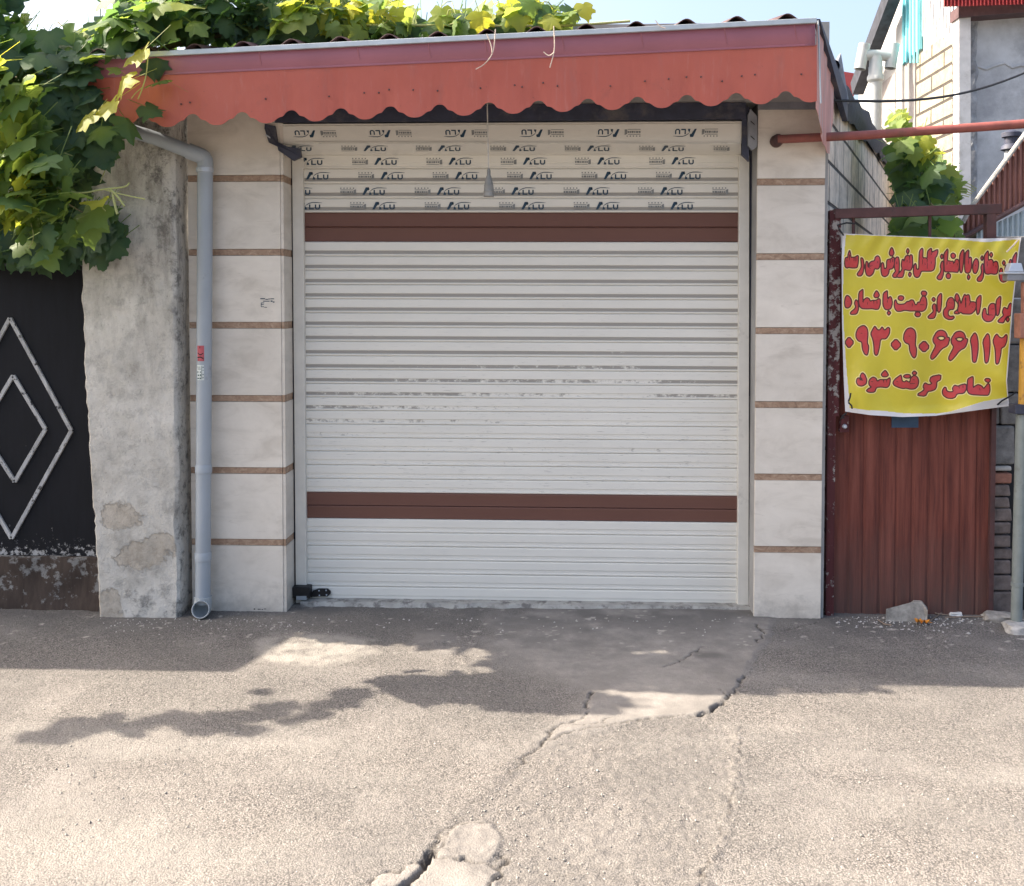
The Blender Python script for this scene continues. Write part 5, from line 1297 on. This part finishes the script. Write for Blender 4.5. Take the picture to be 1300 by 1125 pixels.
for k in range(60): chip(cb, G(rr.uniform(380, 960), 784 + abs(rr.gauss(0, 8)), 0.012), rr.uniform(.003, .007))
o = cb.build('rubble_crumbs', M['pale_stone']); tag(o, 'pale crumbs of mortar scattered along the foot of the walls', 'rubble', kind='stuff')
cb = MB()
for k in range(420):
    px = rr.uniform(-20, 1320); py = rr.uniform(870, 1120); chip(cb, G(px, py, 0.002), rr.uniform(.0025, .0055))
for k in range(160):
    px = rr.gauss(640, 60); py = rr.gauss(1030, 55); chip(cb, G(px, min(1124, max(900, py)), 0.002), rr.uniform(.002, .005))
o = cb.build('road_grit', M['stone']); tag(o, 'loose dark grit scattered over the sunlit asphalt', 'grit', kind='stuff')

# ------------------------------------------------------------------ behind the side wall
ft = MB(); n = 22; A = w0 + Vector((-.02, .05, 0)); rows = []
for i in range(n + 1):
    t = i / n; s = lerp(0.42, 6.2, t ** 1.25); p_ = w0 + d_side * s; zt = P(1056, 120, 5.3).z + 0.25 * s / 6.3
    w = 0.10 + 0.05 * mnoise.noise(Vector((s * 2.5, 0, 0))); hh = 0.21 + 0.10 * mnoise.noise(Vector((s * 2, 5, 0)))
    dr = -0.05 - 0.05 * mnoise.noise(Vector((s * 3, 9, 0)))
    row = [p_ + nrm * 0.03 + Vector((0, 0, zt + dr)), p_ + nrm * 0.05 + Vector((0, 0, zt + 0.02)), p_ + nrm * 0.02 + Vector((0, 0, zt + hh * .7)), p_ - nrm * w + Vector((0, 0, zt + hh)), p_ - nrm * 0.24 + Vector((0, 0, zt + hh * .5)), p_ - nrm * 0.25 + Vector((0, 0, zt - .05))]
    rows.append([ft.vert(q_) for q_ in row])
for i in range(n):
    for k in range(5): ft.face(rows[i][k], rows[i][k + 1], rows[i + 1][k + 1], rows[i + 1][k])
tag(ft.build('roofing_felt', M['felt'], smooth=True), 'dark roofing felt draped along the top of the block side wall', 'roofing felt')
gs = thing('gutter_scrap', 'bent grey zinc gutter scrap standing behind the awning corner', 'gutter', P(1066, 120, 5.6))
m = MB(); m.slab([P(1057, 100, 5.55), P(1063, 128, 5.55), P(1079, 132, 5.6), P(1072, 90, 5.6), P(1068, 66, 5.6), P(1062, 78, 5.55), P(1055, 76, 5.55)], 0.06); m.build('bent_sheet', M['zinc'], gs, bevel=0.01)
m = MB(); m.lathe(P(1058, 84, 5.52), [(.028, -.02), (.036, .0), (.036, .10)], 'Y', 14); m.build('gutter_mouth', M['navy'], gs, smooth=True)
VP = 10.5; KV = VP / 7.2
vp = thing('vent_pipe', 'pale plastic vent pipe with an H shaped cowl above the side wall', 'vent pipe', P(1112, 210, VP))
m = MB(); m.tube([P(1109, 400, VP), P(1110, 230, VP), P(1112, 98, VP)], 0.042 * KV, 16); m.build('riser', M['pvc_pale'], vp, smooth=True)
m = MB(); m.lathe(P(1111.5, 101, VP), [(a * KV, b * KV) for a, b in [(.042, -.02), (.056, -.005), (.056, .02), (.047, .035), (.047, .085), (.043, .09), (.043, .16)]], 'Z', 16); m.build('coupling', M['pvc_pale'], vp, smooth=True)
m = MB(); m.tube([P(1094, 70, VP), P(1113, 70, VP), P(1133, 72, VP)], 0.036 * KV, 16); m.build('cross_arm', M['pvc_pale'], vp, smooth=True)
for x0_, y0_, x1_, y1_ in ((1091.5, 88, 1097.5, 56), (1130, 87, 1135, 56)):
    m = MB(); m.tube([P(x0_, y0_, VP), P(x1_, y1_, VP)], 0.039 * KV, 16, caps=False); st_ = m.build('stub', M['pvc_pale'], vp, smooth=True)
    m = MB(); A, B = P(x0_, y0_, VP), P(x1_, y1_, VP); m.tube([A.lerp(B, .06), A.lerp(B, .5), A.lerp(B, .94)], 0.037 * KV, 16); m.build('stub_shade_plug', M['dark'], st_)  # dark plug stands in for the shade inside the open stub

# far houses on the right
WX = 3.55
wh = thing('white_house', 'white and cream brick house wall seen edge on behind the side wall', 'house', (WX, 10.5, 0))
yn, yf_ = PX(1214, 200, WX).y, PX(1080, 200, WX).y
def onwall(px, py, dx=0.0): return PX(px, py, WX + dx)
def wpanel(pts, t, mat, name, dx=0.0, bev=0, label=None):
    mb = MB(); q_ = [onwall(a, b, dx) for a, b in pts]; mb.hexa(q_, [p_ + Vector((t, 0, 0)) for p_ in q_]); return mb.build(name, mat, wh, bevel=bev)
wpanel([(1088, 540), (1213, 640), (1213, -70), (1158, -70), (1134, -8), (1090, 110)], 0.4, M['whitewall'], 'wall', 0.01)
wpanel([(1163.5, 300), (1209, 330), (1209, 58), (1194, 48), (1163.5, 72)], 0.04, M['bricky'], 'brick_wall', -0.015)
wpanel([(1145, 82), (1167, 62), (1167, -30), (1145, -30)], 0.03, M['turq'], 'turquoise_panel', -0.03)
for k in range(5):
    x = 1147 + k * 4.5; a, b = onwall(x, 80, -.038), onwall(x, -28, -.038); mb = MB(); mb.tube([a, b], 0.012, 6); mb.build('sheet_rib', M['turq'], wh)
wpanel([(1147, 260), (1161.5, 260), (1161.5, 70), (1147, 84)], 0.02, M['pinkwall'], 'blocked_window', -0.006)
wpanel([(1137.5, 260), (1145, 260), (1145, 20), (1137.5, 20)], 0.04, M['white_paint'], 'trim_post', -0.03)
wpanel([(1117, 260), (1136.5, 260), (1136.5, 92), (1117, 108)], 0.02, M['pinkwall'], 'far_panel', -0.006)
wpanel([(1210, 340), (1217.5, 340), (1217.5, 20), (1210, 14)], 0.10, M['white_paint'], 'corner_trim', -0.05)
m = MB()
rr = random.Random(5)
for k in range(26):
    y0_ = 52 + k * 10.6; a, b = onwall(1208.6, y0_, -.02), onwall(1210, y0_ + rr.uniform(5, 9), -.02); m.hexa([a, onwall(1209.9, y0_, -.02), b, onwall(1208.6, y0_ + 7, -.02)], [p_ + Vector((.02, 0, 0)) for p_ in (a, onwall(1209.9, y0_, -.02), b, onwall(1208.6, y0_ + 7, -.02))])
m.build('toothed_edge', M['oldbrick'], wh)
m = MB()
for k in range(12):
    x = 1168 + k * 4.2; a = onwall(x, 0, -.02); l = rr.uniform(.10, .38); m.hexa([a, a + Vector((0, .03, 0)), a + Vector((0, .02, -l)), a + Vector((0, .01, -l))], [p_ + Vector((.012, 0, 0)) for p_ in (a, a + Vector((0, .03, 0)), a + Vector((0, .02, -l)), a + Vector((0, .01, -l)))])
m.build('stain_streak', M['greyplaster'], wh)
ev = MB(); e0, e1 = PX(1081, 113, WX - .25), PX(1126, -8, WX - .25)
dv = (e1 - e0).normalized(); up = Vector((0, -dv.z, dv.y)).normalized() * 0.085
ev.hexa([e0 - up, e1 - up, e1 + up, e0 + up], [p_ + Vector((0.12, 0, 0)) for p_ in (e0 - up, e1 - up, e1 + up, e0 + up)]); ev.build('verge_board', M['felt'], wh)
m = MB(); m.slab([P(1066, 122, 13), P(1084, 122, 13), P(1084, 93, 13), P(1066, 90, 13)], 0.3); tag(m.build('far_roof', M['redroof']), 'small patch of red roof far behind the awning corner', 'roof')
HY_ = yn + 0.02
gh = thing('grey_house', 'tall grey rendered house under a red corrugated roof edge at the right', 'house', (4.3, HY_, 0))
m = MB(); m.slab([P(1217.5, 620, HY_), P(1420, 620, HY_), P(1420, 8, HY_), P(1217.5, 22, HY_)], 0.3); m.build('wall', M['greyplaster'], gh)
m = MB(); nz = 40; rows = []
for j in range(nz + 1):
    y = lerp(330, 22, j / nz); r_ = []
    for i in range(7):
        p_ = P(lerp(1218, 1240 + 4 * mnoise.noise(Vector((0, y * .06, 0))), i / 6), y, HY_ - 0.012); p_.y -= 0.035 * abs(mnoise.noise(Vector((i * .9, y * .11, 2)))) * (1 if 0 < i < 6 else 0); r_.append(m.vert(p_))
    rows.append(r_)
for j in range(nz):
    for i in range(6): m.face(rows[j][i], rows[j][i + 1], rows[j + 1][i + 1], rows[j + 1][i])
m.build('rough_render', M['roughrender'], gh, solid=0.01)
m = MB(); n = 56; pr = None
for i in range(n + 1):
    x = lerp(1198, 1330, i / n); fw = 0.02 * (1 if i % 2 else -1)
    a, b = m.vert(P(x, -14, HY_ - .28 + fw)), m.vert(P(x, 8.5 - (x - 1198) * .03, HY_ - .32 + fw))
    if pr: m.face(pr[0], pr[1], b, a)
    pr = (a, b)
m.build('roof_edge', M['redroof'], gh, solid=0.01)
m = MB(); m.slab([P(1217, 22, HY_ - .2), P(1400, 8, HY_ - .2), P(1400, 2, HY_ - .2), P(1217, 8, HY_ - .2)], 0.19); m.build('eave_soffit', M['roof'], gh)
m = MB(); pts = [(1240, 84), (1252, 88), (1262, 84), (1275, 80), (1285, 86), (1296, 83), (1320, 86)]
m.tube([P(a, b, HY_ - .004) for a, b in pts], 0.012, 6); m.build('render_ridge', M['greyplaster'], gh)
SHY = 7.0
sd = thing('lean_to_shed', 'brown corrugated lean to shed end with a pale sloping edge behind the banner', 'shed', (3.4, SHY, 0))
def corr(pts_fn, xa_, xb_, n, Y, mat, name, amp=0.012):
    m = MB(); pr = None
    for i in range(n + 1):
        x = lerp(xa_, xb_, i / n); yb, yt = pts_fn(x); fw = amp * math.sin(i * math.pi / 2)
        a, b = m.vert(P(x, yb, Y + fw)), m.vert(P(x, yt, Y + fw))
        if pr: m.face(pr[0], a, b, pr[1])
        pr = (a, b)
    return m.build(name, mat, sd, solid=0.004)
corr(lambda x: (lerp(301, 256, (x - 1222) / 78), max(lerp(264, 172, (x - 1232) / 68), -200) if x > 1232 else lerp(284, 264, (x - 1222) / 10)), 1223, 1340, 70, SHY, M['rustsheet'], 'brown_sheet')
m = MB(); m.tube([P(1222, 283, SHY - .02), P(1233, 263, SHY - .02), P(1300, 172, SHY - .02), P(1330, 131, SHY - .02)], 0.016, 8); m.build('edge_strip', M['pale_stone'], sd)
m = MB(); m.tube([P(1220, 303, SHY - .03), P(1340, 236, SHY - .03)], 0.018, 8); m.build('lower_trim', M['roof'], sd)
corr(lambda x: (345, lerp(300, 264, (x - 1222) / 78) + 3), 1240, 1340, 60, SHY - .01, M['bluesheet'], 'pale_blue_sheet')
m = MB(); m.slab([P(1222, 345, SHY + .05), P(1262, 345, SHY + .05), P(1262, 285, SHY + .05), P(1222, 302, SHY + .05)], 0.2); m.build('brick_base', M['bricky'], sd)
cy_ = thing('chimney_cowl', 'small dark metal chimney cowl on a pale flue behind the shed slope', 'chimney', P(1284, 205, 7.6))
m = MB(); m.tube([P(1283, 235, 7.6), P(1283.5, 186, 7.6)], 0.045, 14); m.build('flue', M['pvc_pale'], cy_, smooth=True)
m = MB(); cc = P(1284, 190, 7.6); m.lathe(cc, [(.05, -.01), (.075, .0), (.065, .03), (.05, .04), (.05, .085), (.068, .09), (.068, .12), (.0, .15)], 'Z', 14); m.build('cap', M['navy'], cy_, smooth=True)
# neighbour's house just outside the frame on the left: its canopy shades the road in front of the black gate
nh = thing('neighbour_house', 'rendered neighbour house with a flat canopy left of the black gate', 'house', (-5.5, 5.2, 0))
m = MB(); m.box(-9, -4.4, 5.3, 9, -0.1, 2.83); m.build('wall', M['shade_grey'], nh)
m = MB(); 
m.hexa([(-9, 4.70, 2.84), (-4.38, 4.73, 2.84), (-4.38, 4.73, 3.0), (-9, 4.70, 3.0)], [(-9, 5.4, 2.84), (-4.20, 5.4, 2.84), (-4.20, 5.4, 3.0), (-9, 5.4, 3.0)]); m.build('canopy', M['shade_grey'], nh)
# yard wall and lintel over the black gate, under the vine
m = MB(); m.box(-3.88, P(108, 300, 5.26).x, 5.26, 5.40, 0.0, 2.12)
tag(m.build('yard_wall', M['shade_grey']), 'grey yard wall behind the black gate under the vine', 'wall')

# ------------------------------------------------------------------ vines
HALF = [(0, .10), (.10, -.03), (.24, -.10), (.40, -.02), (.50, .14), (.47, .26), (.39, .33), (.50, .42), (.58, .56), (.47, .60), (.33, .62), (.27, .70), (.20, .82), (.10, .92), (0, 1.02)]
OUT = HALF + [(-x, y) for x, y in HALF[-2:0:-1]]
class Leaves:
    def __init__(s, seed): s.v = []; s.f = []; s.t = []; s.n = []; s.r = random.Random(seed)
    def add(s, pos, nrm, tip, size, tint, fold=None):
        r = s.r
        nrm = Vector(nrm).normalized(); tip = Vector(tip); tip = tip - nrm * tip.dot(nrm)
        if tip.length < 1e-4: tip = nrm.orthogonal()
        tip.normalize(); sd_ = tip.cross(nrm)
        fold = r.uniform(0.05, 0.45) if fold is None else fold
        droop = r.uniform(0.05, 0.6); asym = r.uniform(.88, 1.12); cup = r.uniform(-.08, .1)
        b0 = len(s.v); pos = Vector(pos)
        def pt(x, y, ve):
            h = -fold * abs(x) ** 1.15 - droop * max(0, y - .2) ** 2 + cup * math.sin(y * 5) + 0.02 * math.sin(x * 17 + y * 13)
            p_ = pos + (sd_ * x * asym + tip * (y - .3) + nrm * h) * size
            s.v.append(tuple(p_)); s.t.append(tint); s.n.append(ve)
        pt(0, .28, 1.0)
        inner = [(0, .62), (.22, .36), (.20, .12), (-.20, .12), (-.22, .36)]
        jit = [1 + r.uniform(-.14, .12) for _ in OUT]
        for (x, y), j in zip(OUT, jit): pt(x * j, .28 + (y - .28) * j, 0.0)
        n = len(OUT)
        for k in range(n): s.f.append((b0, b0 + 1 + k, b0 + 1 + (k + 1) % n))
        # leaf stalk
        base = pos + (tip * (-.2)) * size; end = base - tip * size * r.uniform(.5, 1.0) - nrm * size * r.uniform(.1, .6) + Vector((0, 0, r.uniform(0, .4))) * size
        b1 = len(s.v); w_ = sd_ * 0.0022
        for q_ in (base - w_, base + w_, end + w_, end - w_): s.v.append(tuple(q_)); s.t.append(min(1, tint * .6 + .35)); s.n.append(1.0)
        s.f.append((b1, b1 + 1, b1 + 2, b1 + 3))
    def build(s, name, parent):
        off = Vector(BASE[parent.name]); me = bpy.data.meshes.new(name)
        me.from_pydata([(a - off.x, b - off.y, c - off.z) for a, b, c in s.v], [], s.f)
        for k, A in (('tint', s.t), ('vein', s.n)):
            at = me.attributes.new(k, 'FLOAT', 'POINT'); at.data.foreach_set('value', np.array(A, dtype=np.float32))
        me.materials.append(M['leaf']); me.shade_smooth(); o = bpy.data.objects.new(name, me); COL.objects.link(o); o.parent = parent; BASE[o.name] = tuple(off)
        return o
def leaf_dir(r, out=(-0.35, -0.55, 0.75), spread=0.75):
    n = Vector(out) + Vector((r.uniform(-1, 1), r.uniform(-1, 1), r.uniform(-1, 1))) * spread
    t = Vector((r.uniform(-.8, .8), r.uniform(-.9, .2), r.uniform(-1.1, -.2)))
    return n, t
def inpoly(x, y, poly):
    c = False; n = len(poly)
    for i in range(n):
        x0_, y0_ = poly[i]; x1_, y1_ = poly[(i + 1) % n]
        if (y0_ > y) != (y1_ > y) and x < (x1_ - x0_) * (y - y0_) / (y1_ - y0_) + x0_: c = not c
    return c
def scatter(L, r, poly, n, Yr, size, tint, holes=(), out=(-0.35, -0.55, 0.75), spread=.75, margin=0):
    xs = [p_[0] for p_ in poly]; ys = [p_[1] for p_ in poly]; k = 0; pts = []
    while k < n:
        x, y = r.uniform(min(xs), max(xs)), r.uniform(min(ys), max(ys))
        if not inpoly(x, y, poly): continue
        if any(inpoly(x, y, h) for h in holes): continue
        Y = r.uniform(*Yr); p_ = P(x, y, Y); nn, tt = leaf_dir(r, out, spread)
        sz = r.uniform(*size); ti = min(1, max(0, r.gauss(*tint)))
        L.add(p_, nn, tt, sz, ti); pts.append(p_); k += 1
    return pts
def stems(mb, r, pts, anchor, n, rad=0.004):
    for p_ in r.sample(pts, min(n, len(pts))):
        a = Vector(anchor(p_)); mid_ = a.lerp(p_, .5) + Vector((r.uniform(-.06, .06), r.uniform(-.06, .06), r.uniform(-.02, .10)))
        mb.tube(smooth_line([a, mid_, p_], 1), [rad * 1.4] + [rad] * (len(smooth_line([a, mid_, p_], 1)) - 2) + [rad * .5], 5)

# left vine, hanging over the black gate
r = random.Random(42)
lv = thing('hanging_vine', 'grape vine hanging in a thick curtain over the black gate', 'vine', (-2.4, 5.1, 2.1))
L = Leaves(1); allp = []
hole = [[(26, -5), (112, -5), (82, 26), (62, 42), (38, 44), (24, 18)], [(18, 36), (34, 54), (28, 58), (14, 44)], [(32, 60), (52, 56), (46, 70), (30, 70)]]
holes_soft = [[(26, -5), (112, -5), (82, 26), (62, 42), (38, 44), (24, 18)]]
back = [(-40, 60), (60, 55), (100, 90), (128, 130), (138, 200), (135, 300), (108, 325), (-40, 328)]
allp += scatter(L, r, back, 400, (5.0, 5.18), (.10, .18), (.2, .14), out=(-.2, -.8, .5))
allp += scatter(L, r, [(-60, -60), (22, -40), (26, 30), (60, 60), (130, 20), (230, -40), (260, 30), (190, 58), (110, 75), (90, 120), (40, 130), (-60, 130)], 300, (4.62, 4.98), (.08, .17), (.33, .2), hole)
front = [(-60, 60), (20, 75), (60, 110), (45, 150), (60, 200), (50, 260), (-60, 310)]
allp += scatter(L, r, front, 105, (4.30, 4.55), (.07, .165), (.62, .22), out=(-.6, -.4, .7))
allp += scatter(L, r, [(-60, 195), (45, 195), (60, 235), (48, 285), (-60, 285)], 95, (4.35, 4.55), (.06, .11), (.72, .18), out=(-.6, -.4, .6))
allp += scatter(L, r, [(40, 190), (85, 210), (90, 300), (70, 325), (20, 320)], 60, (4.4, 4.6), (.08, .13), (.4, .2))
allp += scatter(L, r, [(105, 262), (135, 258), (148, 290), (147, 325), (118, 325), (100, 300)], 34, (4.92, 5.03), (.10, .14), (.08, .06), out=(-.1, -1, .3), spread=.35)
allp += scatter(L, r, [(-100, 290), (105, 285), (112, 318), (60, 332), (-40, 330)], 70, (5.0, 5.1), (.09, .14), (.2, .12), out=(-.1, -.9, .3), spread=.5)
allp += scatter(L, r, [(70, 70), (112, 78), (120, 112), (128, 160), (150, 178), (140, 200), (70, 200)], 75, (4.6, 4.7), (.10, .15), (.10, .07), out=(.1, -.9, .5), spread=.45)  # shaded leaf mass, its darkness given by the low tint
# single leaves that stand out
for (px, py, Y, s, tint, nn, tt, fo) in [
    (178, 66, 4.55, .14, 1.0, (-.42, -.75, .62), (-1, -.1, -.35), .12), (160, 105, 4.52, .15, 1.0, (-.42, -.75, .62), (-1, -.1, -.35), .12),
    (138, 133, 4.5, .14, 1.0, (-.45, -.8, .6), (-1, -.1, -.4), .1), (113, 151, 4.5, .125, 1.0, (-.45, -.8, .6), (-1, -.1, -.5), .1),
    (128, 165, 4.55, .12, .45, (-.1, -.6, .7), (.3, -.2, -1), .4), (148, 88, 4.6, .07, .8, (.2, -.5, .7), (-1, 0, .1), .3), (162, 158, 4.62, .14, .35, (.7, -.4, .5), (.3, -.2, -1), .5),
    (205, 102, 4.62, .11, .45, (0, -.3, 1), (-1, -.1, .05), .3), (190, 138, 4.63, .12, .12, (.2, -.6, .6), (.8, -.2, -.5), .3), (200, 80, 4.66, .10, .08, (.1, -1, .2), (0, 0, -1), .2), (192, 85, 4.665, .10, .06, (.1, -1, .2), (.2, 0, -1), .2),
    (20, 128, 4.38, .17, .5, (-.3, -.7, .7), (-.8, -.1, -.6), .3), (28, 178, 4.36, .18, .6, (-.3, -.6, .8), (-.9, -.1, -.3), .3), (65, 152, 4.7, .2, .22, (.1, -.9, .5), (.6, 0, -.6), .25),
    (48, 72, 4.6, .17, .3, (.1, -.6, .8), (.9, -.1, .1), .3), (62, 46, 4.65, .15, .22, (.1, -.8, .5), (.2, 0, -1), .3), (100, 66, 4.62, .17, .15, (.1, -.5, .9), (.9, 0, -.2), .3),
    (118, 270, 4.55, .17, .55, (-.2, -.8, .5), (-.3, 0, -1), .3), (112, 285, 4.6, .15, .5, (.1, -1, .3), (.2, 0, -1), .2), (125, 252, 4.5, .12, .95, (-.2, -.4, .9), (-1, -.1, -.25), .4),
    (128, 325, 4.98, .12, .04, (0, -1, .2), (.1, 0, -1), .15), (140, 300, 4.98, .13, .04, (0, -1, .2), (.3, 0, -1), .15), (48, 210, 4.45, .14, .5, (-.3, -.5, .8), (-.9, 0, -.3), .3), (75, 236, 4.6, .12, .5, (.1, -.4, .9), (1, 0, -.1), .3),
    (128, 26, 4.62, .16, .62, (-.1, -.3, 1), (-1, -.2, -.3), .3), (145, 26, 4.6, .13, .55, (.1, -.3, 1), (1, -.1, -.1), .3), (168, 44, 4.62, .12, .7, (-.2, -.6, .8), (-.9, 0, .2), .3), (205, 6, 4.6, .11, .85, (-.1, -.6, .7), (0, 0, -1), .3), (235, 3, 4.62, .14, .9, (0, -.4, .9), (.9, 0, -.2), .3),
    (175, 14, 4.6, .08, .8, (.1, -.5, .8), (.6, 0, .8), .4), (185, 30, 4.6, .09, .75, (.4, -.4, .8), (1, 0, .2), .5)]:
    L.add(P(px, py, Y), nn, tt, s, tint, fo)
L.build('foliage', lv)
sm_ = MB(); stems(sm_, r, allp, lambda p_: (p_.x - r.uniform(.1, .4), 5.1, min(3.0, p_.z + r.uniform(.0, .25))), 40, .003)
sm_.tube(smooth_line([(-3.3, 5.2, 1.9), (-3.0, 5.15, 2.35), (-2.5, 5.1, 2.65), (-1.9, 4.95, 2.85), (-1.2, 4.95, 2.95)], 3), 0.014, 8)
sm_.build('stem', M['stem'], lv)
td = MB()
for pts, Y, w in (([(54, 216), (62, 230), (78, 242), (105, 246), (130, 240), (160, 238), (164, 232)], 4.5, .004), ([(130, 240), (150, 246), (184, 253)], 4.5, .003), ([(140, 240), (150, 250), (158, 262)], 4.5, .005), ([(143, 246), (146, 262), (149, 272)], 4.5, .006), ([(132, 248), (128, 262), (134, 268)], 4.5, .002), ([(143, 192), (135, 212), (127, 232)], 4.7, .0025), ([(74, 240), (68, 262), (72, 275)], 4.5, .002), ([(62, 180), (75, 192), (92, 198)], 4.6, .002), ([(38, 280), (44, 302), (36, 316)], 4.5, .0025), ([(188, 70), (186, 95), (180, 115), (175, 126)], 4.58, .003), ([(182, 110), (172, 118), (167, 125)], 4.58, .0022)):
    td = MB(); td.tube(smooth_line([P(a, b, Y) for a, b in pts], 2), w, 5); td.build('tendril', M['green_stem'], lv)

# vine trained over the awning roof
rvn = thing('roof_vine', 'grape vine trailing along the top of the red awning', 'vine', (-0.8, 5.0, 2.95))
L = Leaves(2); allp = []
sk = [[(206, 14), (216, 14), (216, 22), (206, 22)], [(318, 18), (328, 18), (328, 30), (318, 30)], [(346, 0), (372, 0), (372, 10), (346, 10)], [(262, 14), (276, 14), (276, 24), (262, 24)]]
allp += scatter(L, r, [(110, -60), (420, -60), (385, 20), (380, 50), (300, 50), (150, 58)], 300, (4.9, 5.7), (.10, .16), (.14, .10), sk, out=(.1, -.7, .6))
allp += scatter(L, r, [(230, -30), (400, -30), (390, 46), (240, 52)], 70, (4.80, 4.95), (.09, .14), (.25, .2), sk, out=(.0, -.6, .7))
allp += scatter(L, r, [(345, 42), (355, 5), (400, -10), (500, 2), (520, 18), (560, 20), (640, 5), (690, 2), (745, 22), (740, 32), (640, 38)], 190, (4.8, 5.15), (.07, .125), (.72, .24), out=(.0, -.55, .75))
allp += scatter(L, r, [(345, 46), (380, 24), (560, 26), (650, 30), (640, 38), (500, 44)], 60, (4.85, 5.2), (.09, .14), (.12, .1), out=(.1, -.8, .5))
for (px, py, Y, s, tint, nn, tt, fo) in [(381, 22, 4.78, .16, .85, (-.1, -.8, .5), (-.7, 0, -.7), .25), (725, 14, 4.85, .10, .15, (.3, -.7, .4), (.7, 0, .6), .3), (742, 10, 4.9, .11, .95, (.1, -.8, .5), (.2, 0, -1), .2), (700, 24, 4.8, .12, .98, (0, -.7, .6), (-.3, 0, -1), .2), (680, 6, 4.85, .10, .95, (0, -.7, .6), (.6, 0, .4), .2), (560, 16, 4.84, .12, .9, (0, -.8, .5), (0, 0, -1), .2), (655, 20, 4.82, .12, .9, (0, -.8, .5), (.3, 0, -1), .2), (590, 24, 4.83, .11, .1, (0, -.8, .5), (0, 0, -1), .2)]:
    L.add(P(px, py, Y), nn, tt, s, tint, fo)
L.build('foliage', rvn)
sm_ = MB()
sm_.tube(smooth_line([P(150, 40, 5.0), P(300, 30, 4.95), P(450, 33, 4.9), P(560, 32, 4.88), P(650, 33, 4.85), P(720, 33, 4.82), P(800, 27, 4.82)], 3), 0.006, 6)
stems(sm_, r, allp, lambda p_: (p_.x - r.uniform(-.1, .15), p_.y + .02, min(p_.z, 2.98)), 90, .0028)
sm_.build('stem', M['green_stem'], rvn)
td = MB()
for pts in ([(629, 37), (628, 55), (625, 70), (615, 82), (604, 88)], [(618, 43), (624, 58), (625, 68)], [(703, 33), (704, 50), (704, 65), (698, 86)], [(704, 66), (697, 72), (690, 66)], [(832, 26), (838, 34), (845, 36)]):
    td = MB(); td.tube(smooth_line([P(a, b, AY - 0.085) for a, b in pts], 2), 0.0024, 5); td.build('tendril', M['dry_tendril'], rvn)

# vine at the right, behind the side wall
rv2 = thing('wall_vine', 'grape vine climbing over the block side wall beside the vent pipe', 'vine', (2.6, 6.8, 1.9))
L = Leaves(3); allp = []
allp += scatter(L, r, [(1132, 190), (1150, 180), (1175, 187), (1192, 208), (1200, 235), (1195, 262), (1212, 270), (1190, 300), (1150, 305), (1144, 270), (1146, 240)], 130, (6.2, 7.2), (.10, .18), (.25, .15), [[(1176, 236), (1190, 238), (1186, 248), (1178, 244)]], out=(-.3, -.7, .6))
allp += scatter(L, r, [(1130, 150), (1140, 142), (1150, 165), (1180, 180), (1194, 198), (1172, 202), (1140, 184)], 60, (6.2, 6.8), (.08, .13), (.82, .12), out=(-.6, -.5, .7))
allp += scatter(L, r, [(1185, 205), (1205, 215), (1215, 245), (1212, 262), (1195, 250)], 22, (6.5, 7.0), (.10, .15), (.55, .2), out=(-.4, -.6, .6))
allp += scatter(L, r, [(1140, 265), (1205, 262), (1212, 308), (1140, 308)], 55, (5.7, 6.6), (.09, .15), (.4, .2), out=(-.1, -.8, .5))
L.build('foliage', rv2)
sm_ = MB(); stems(sm_, r, allp, lambda p_: (p_.x + r.uniform(-.05, .1), p_.y + .1, p_.z - r.uniform(.05, .2)), 14, .003)
sm_.tube([P(1140, 330, 6.6), P(1150, 250, 6.7), P(1160, 200, 6.9)], 0.012, 6)
td = MB()
for k in range(6):
    a = 1208 + k * 2; td.tube(smooth_line([P(a, 252 - k * 4, 6.6), P(a + 10, 247 - k * 3, 6.6), P(a + 22, 250 - k * 2, 6.6)], 2), 0.003, 5)
td.build('tendril', M['green_stem'], rv2); sm_.build('stem', M['stem'], rv2)

# vine shoots reaching over the street from the neighbour's canopy (their shade crosses the road)
ov = thing('overhanging_vine', 'long vine shoots reaching out over the street left of the black gate', 'vine', (-3.6, 4.6, 2.7))
L = Leaves(4); allp = []
def shade_pt(px, py, z): g_ = G(px, py); return Vector((g_.x + SUN.x / SUN.z * z, g_.y + SUN.y / SUN.z * z, z))
path = [(45, 938), (78, 931), (108, 922), (142, 914), (172, 920), (225, 915), (262, 917), (290, 906), (325, 912), (352, 898), (398, 902), (425, 890), (462, 884)]
for i in range(46):
    t = (i + r.uniform(-.3, .3)) / 46 * (len(path) - 1); t = min(len(path) - 1.001, max(0, t)); k = int(t); f_ = t - k
    px, py = path[k][0] + (path[k + 1][0] - path[k][0]) * f_, path[k][1] + (path[k + 1][1] - path[k][1]) * f_
    sp = 3 + 9 * t / len(path)
    c0 = shade_pt(px + r.gauss(0, 7), py + r.gauss(0, sp), r.uniform(2.6, 2.9))
    nn, tt = leaf_dir(r, (-.6, -.1, .9), .35)
    L.add(c0, nn, tt, r.uniform(.07, .125), min(1, max(0, r.gauss(.45, .2))))
L.build('foliage', ov)
sm_ = MB(); sp_ = [shade_pt(px, py, 2.75) for px, py in path[::-1]]
sm_.tube(smooth_line([Vector((-2.6, 5.0, 2.8))] + sp_, 2), 0.006, 6); sm_.build('stem', M['stem'], ov)
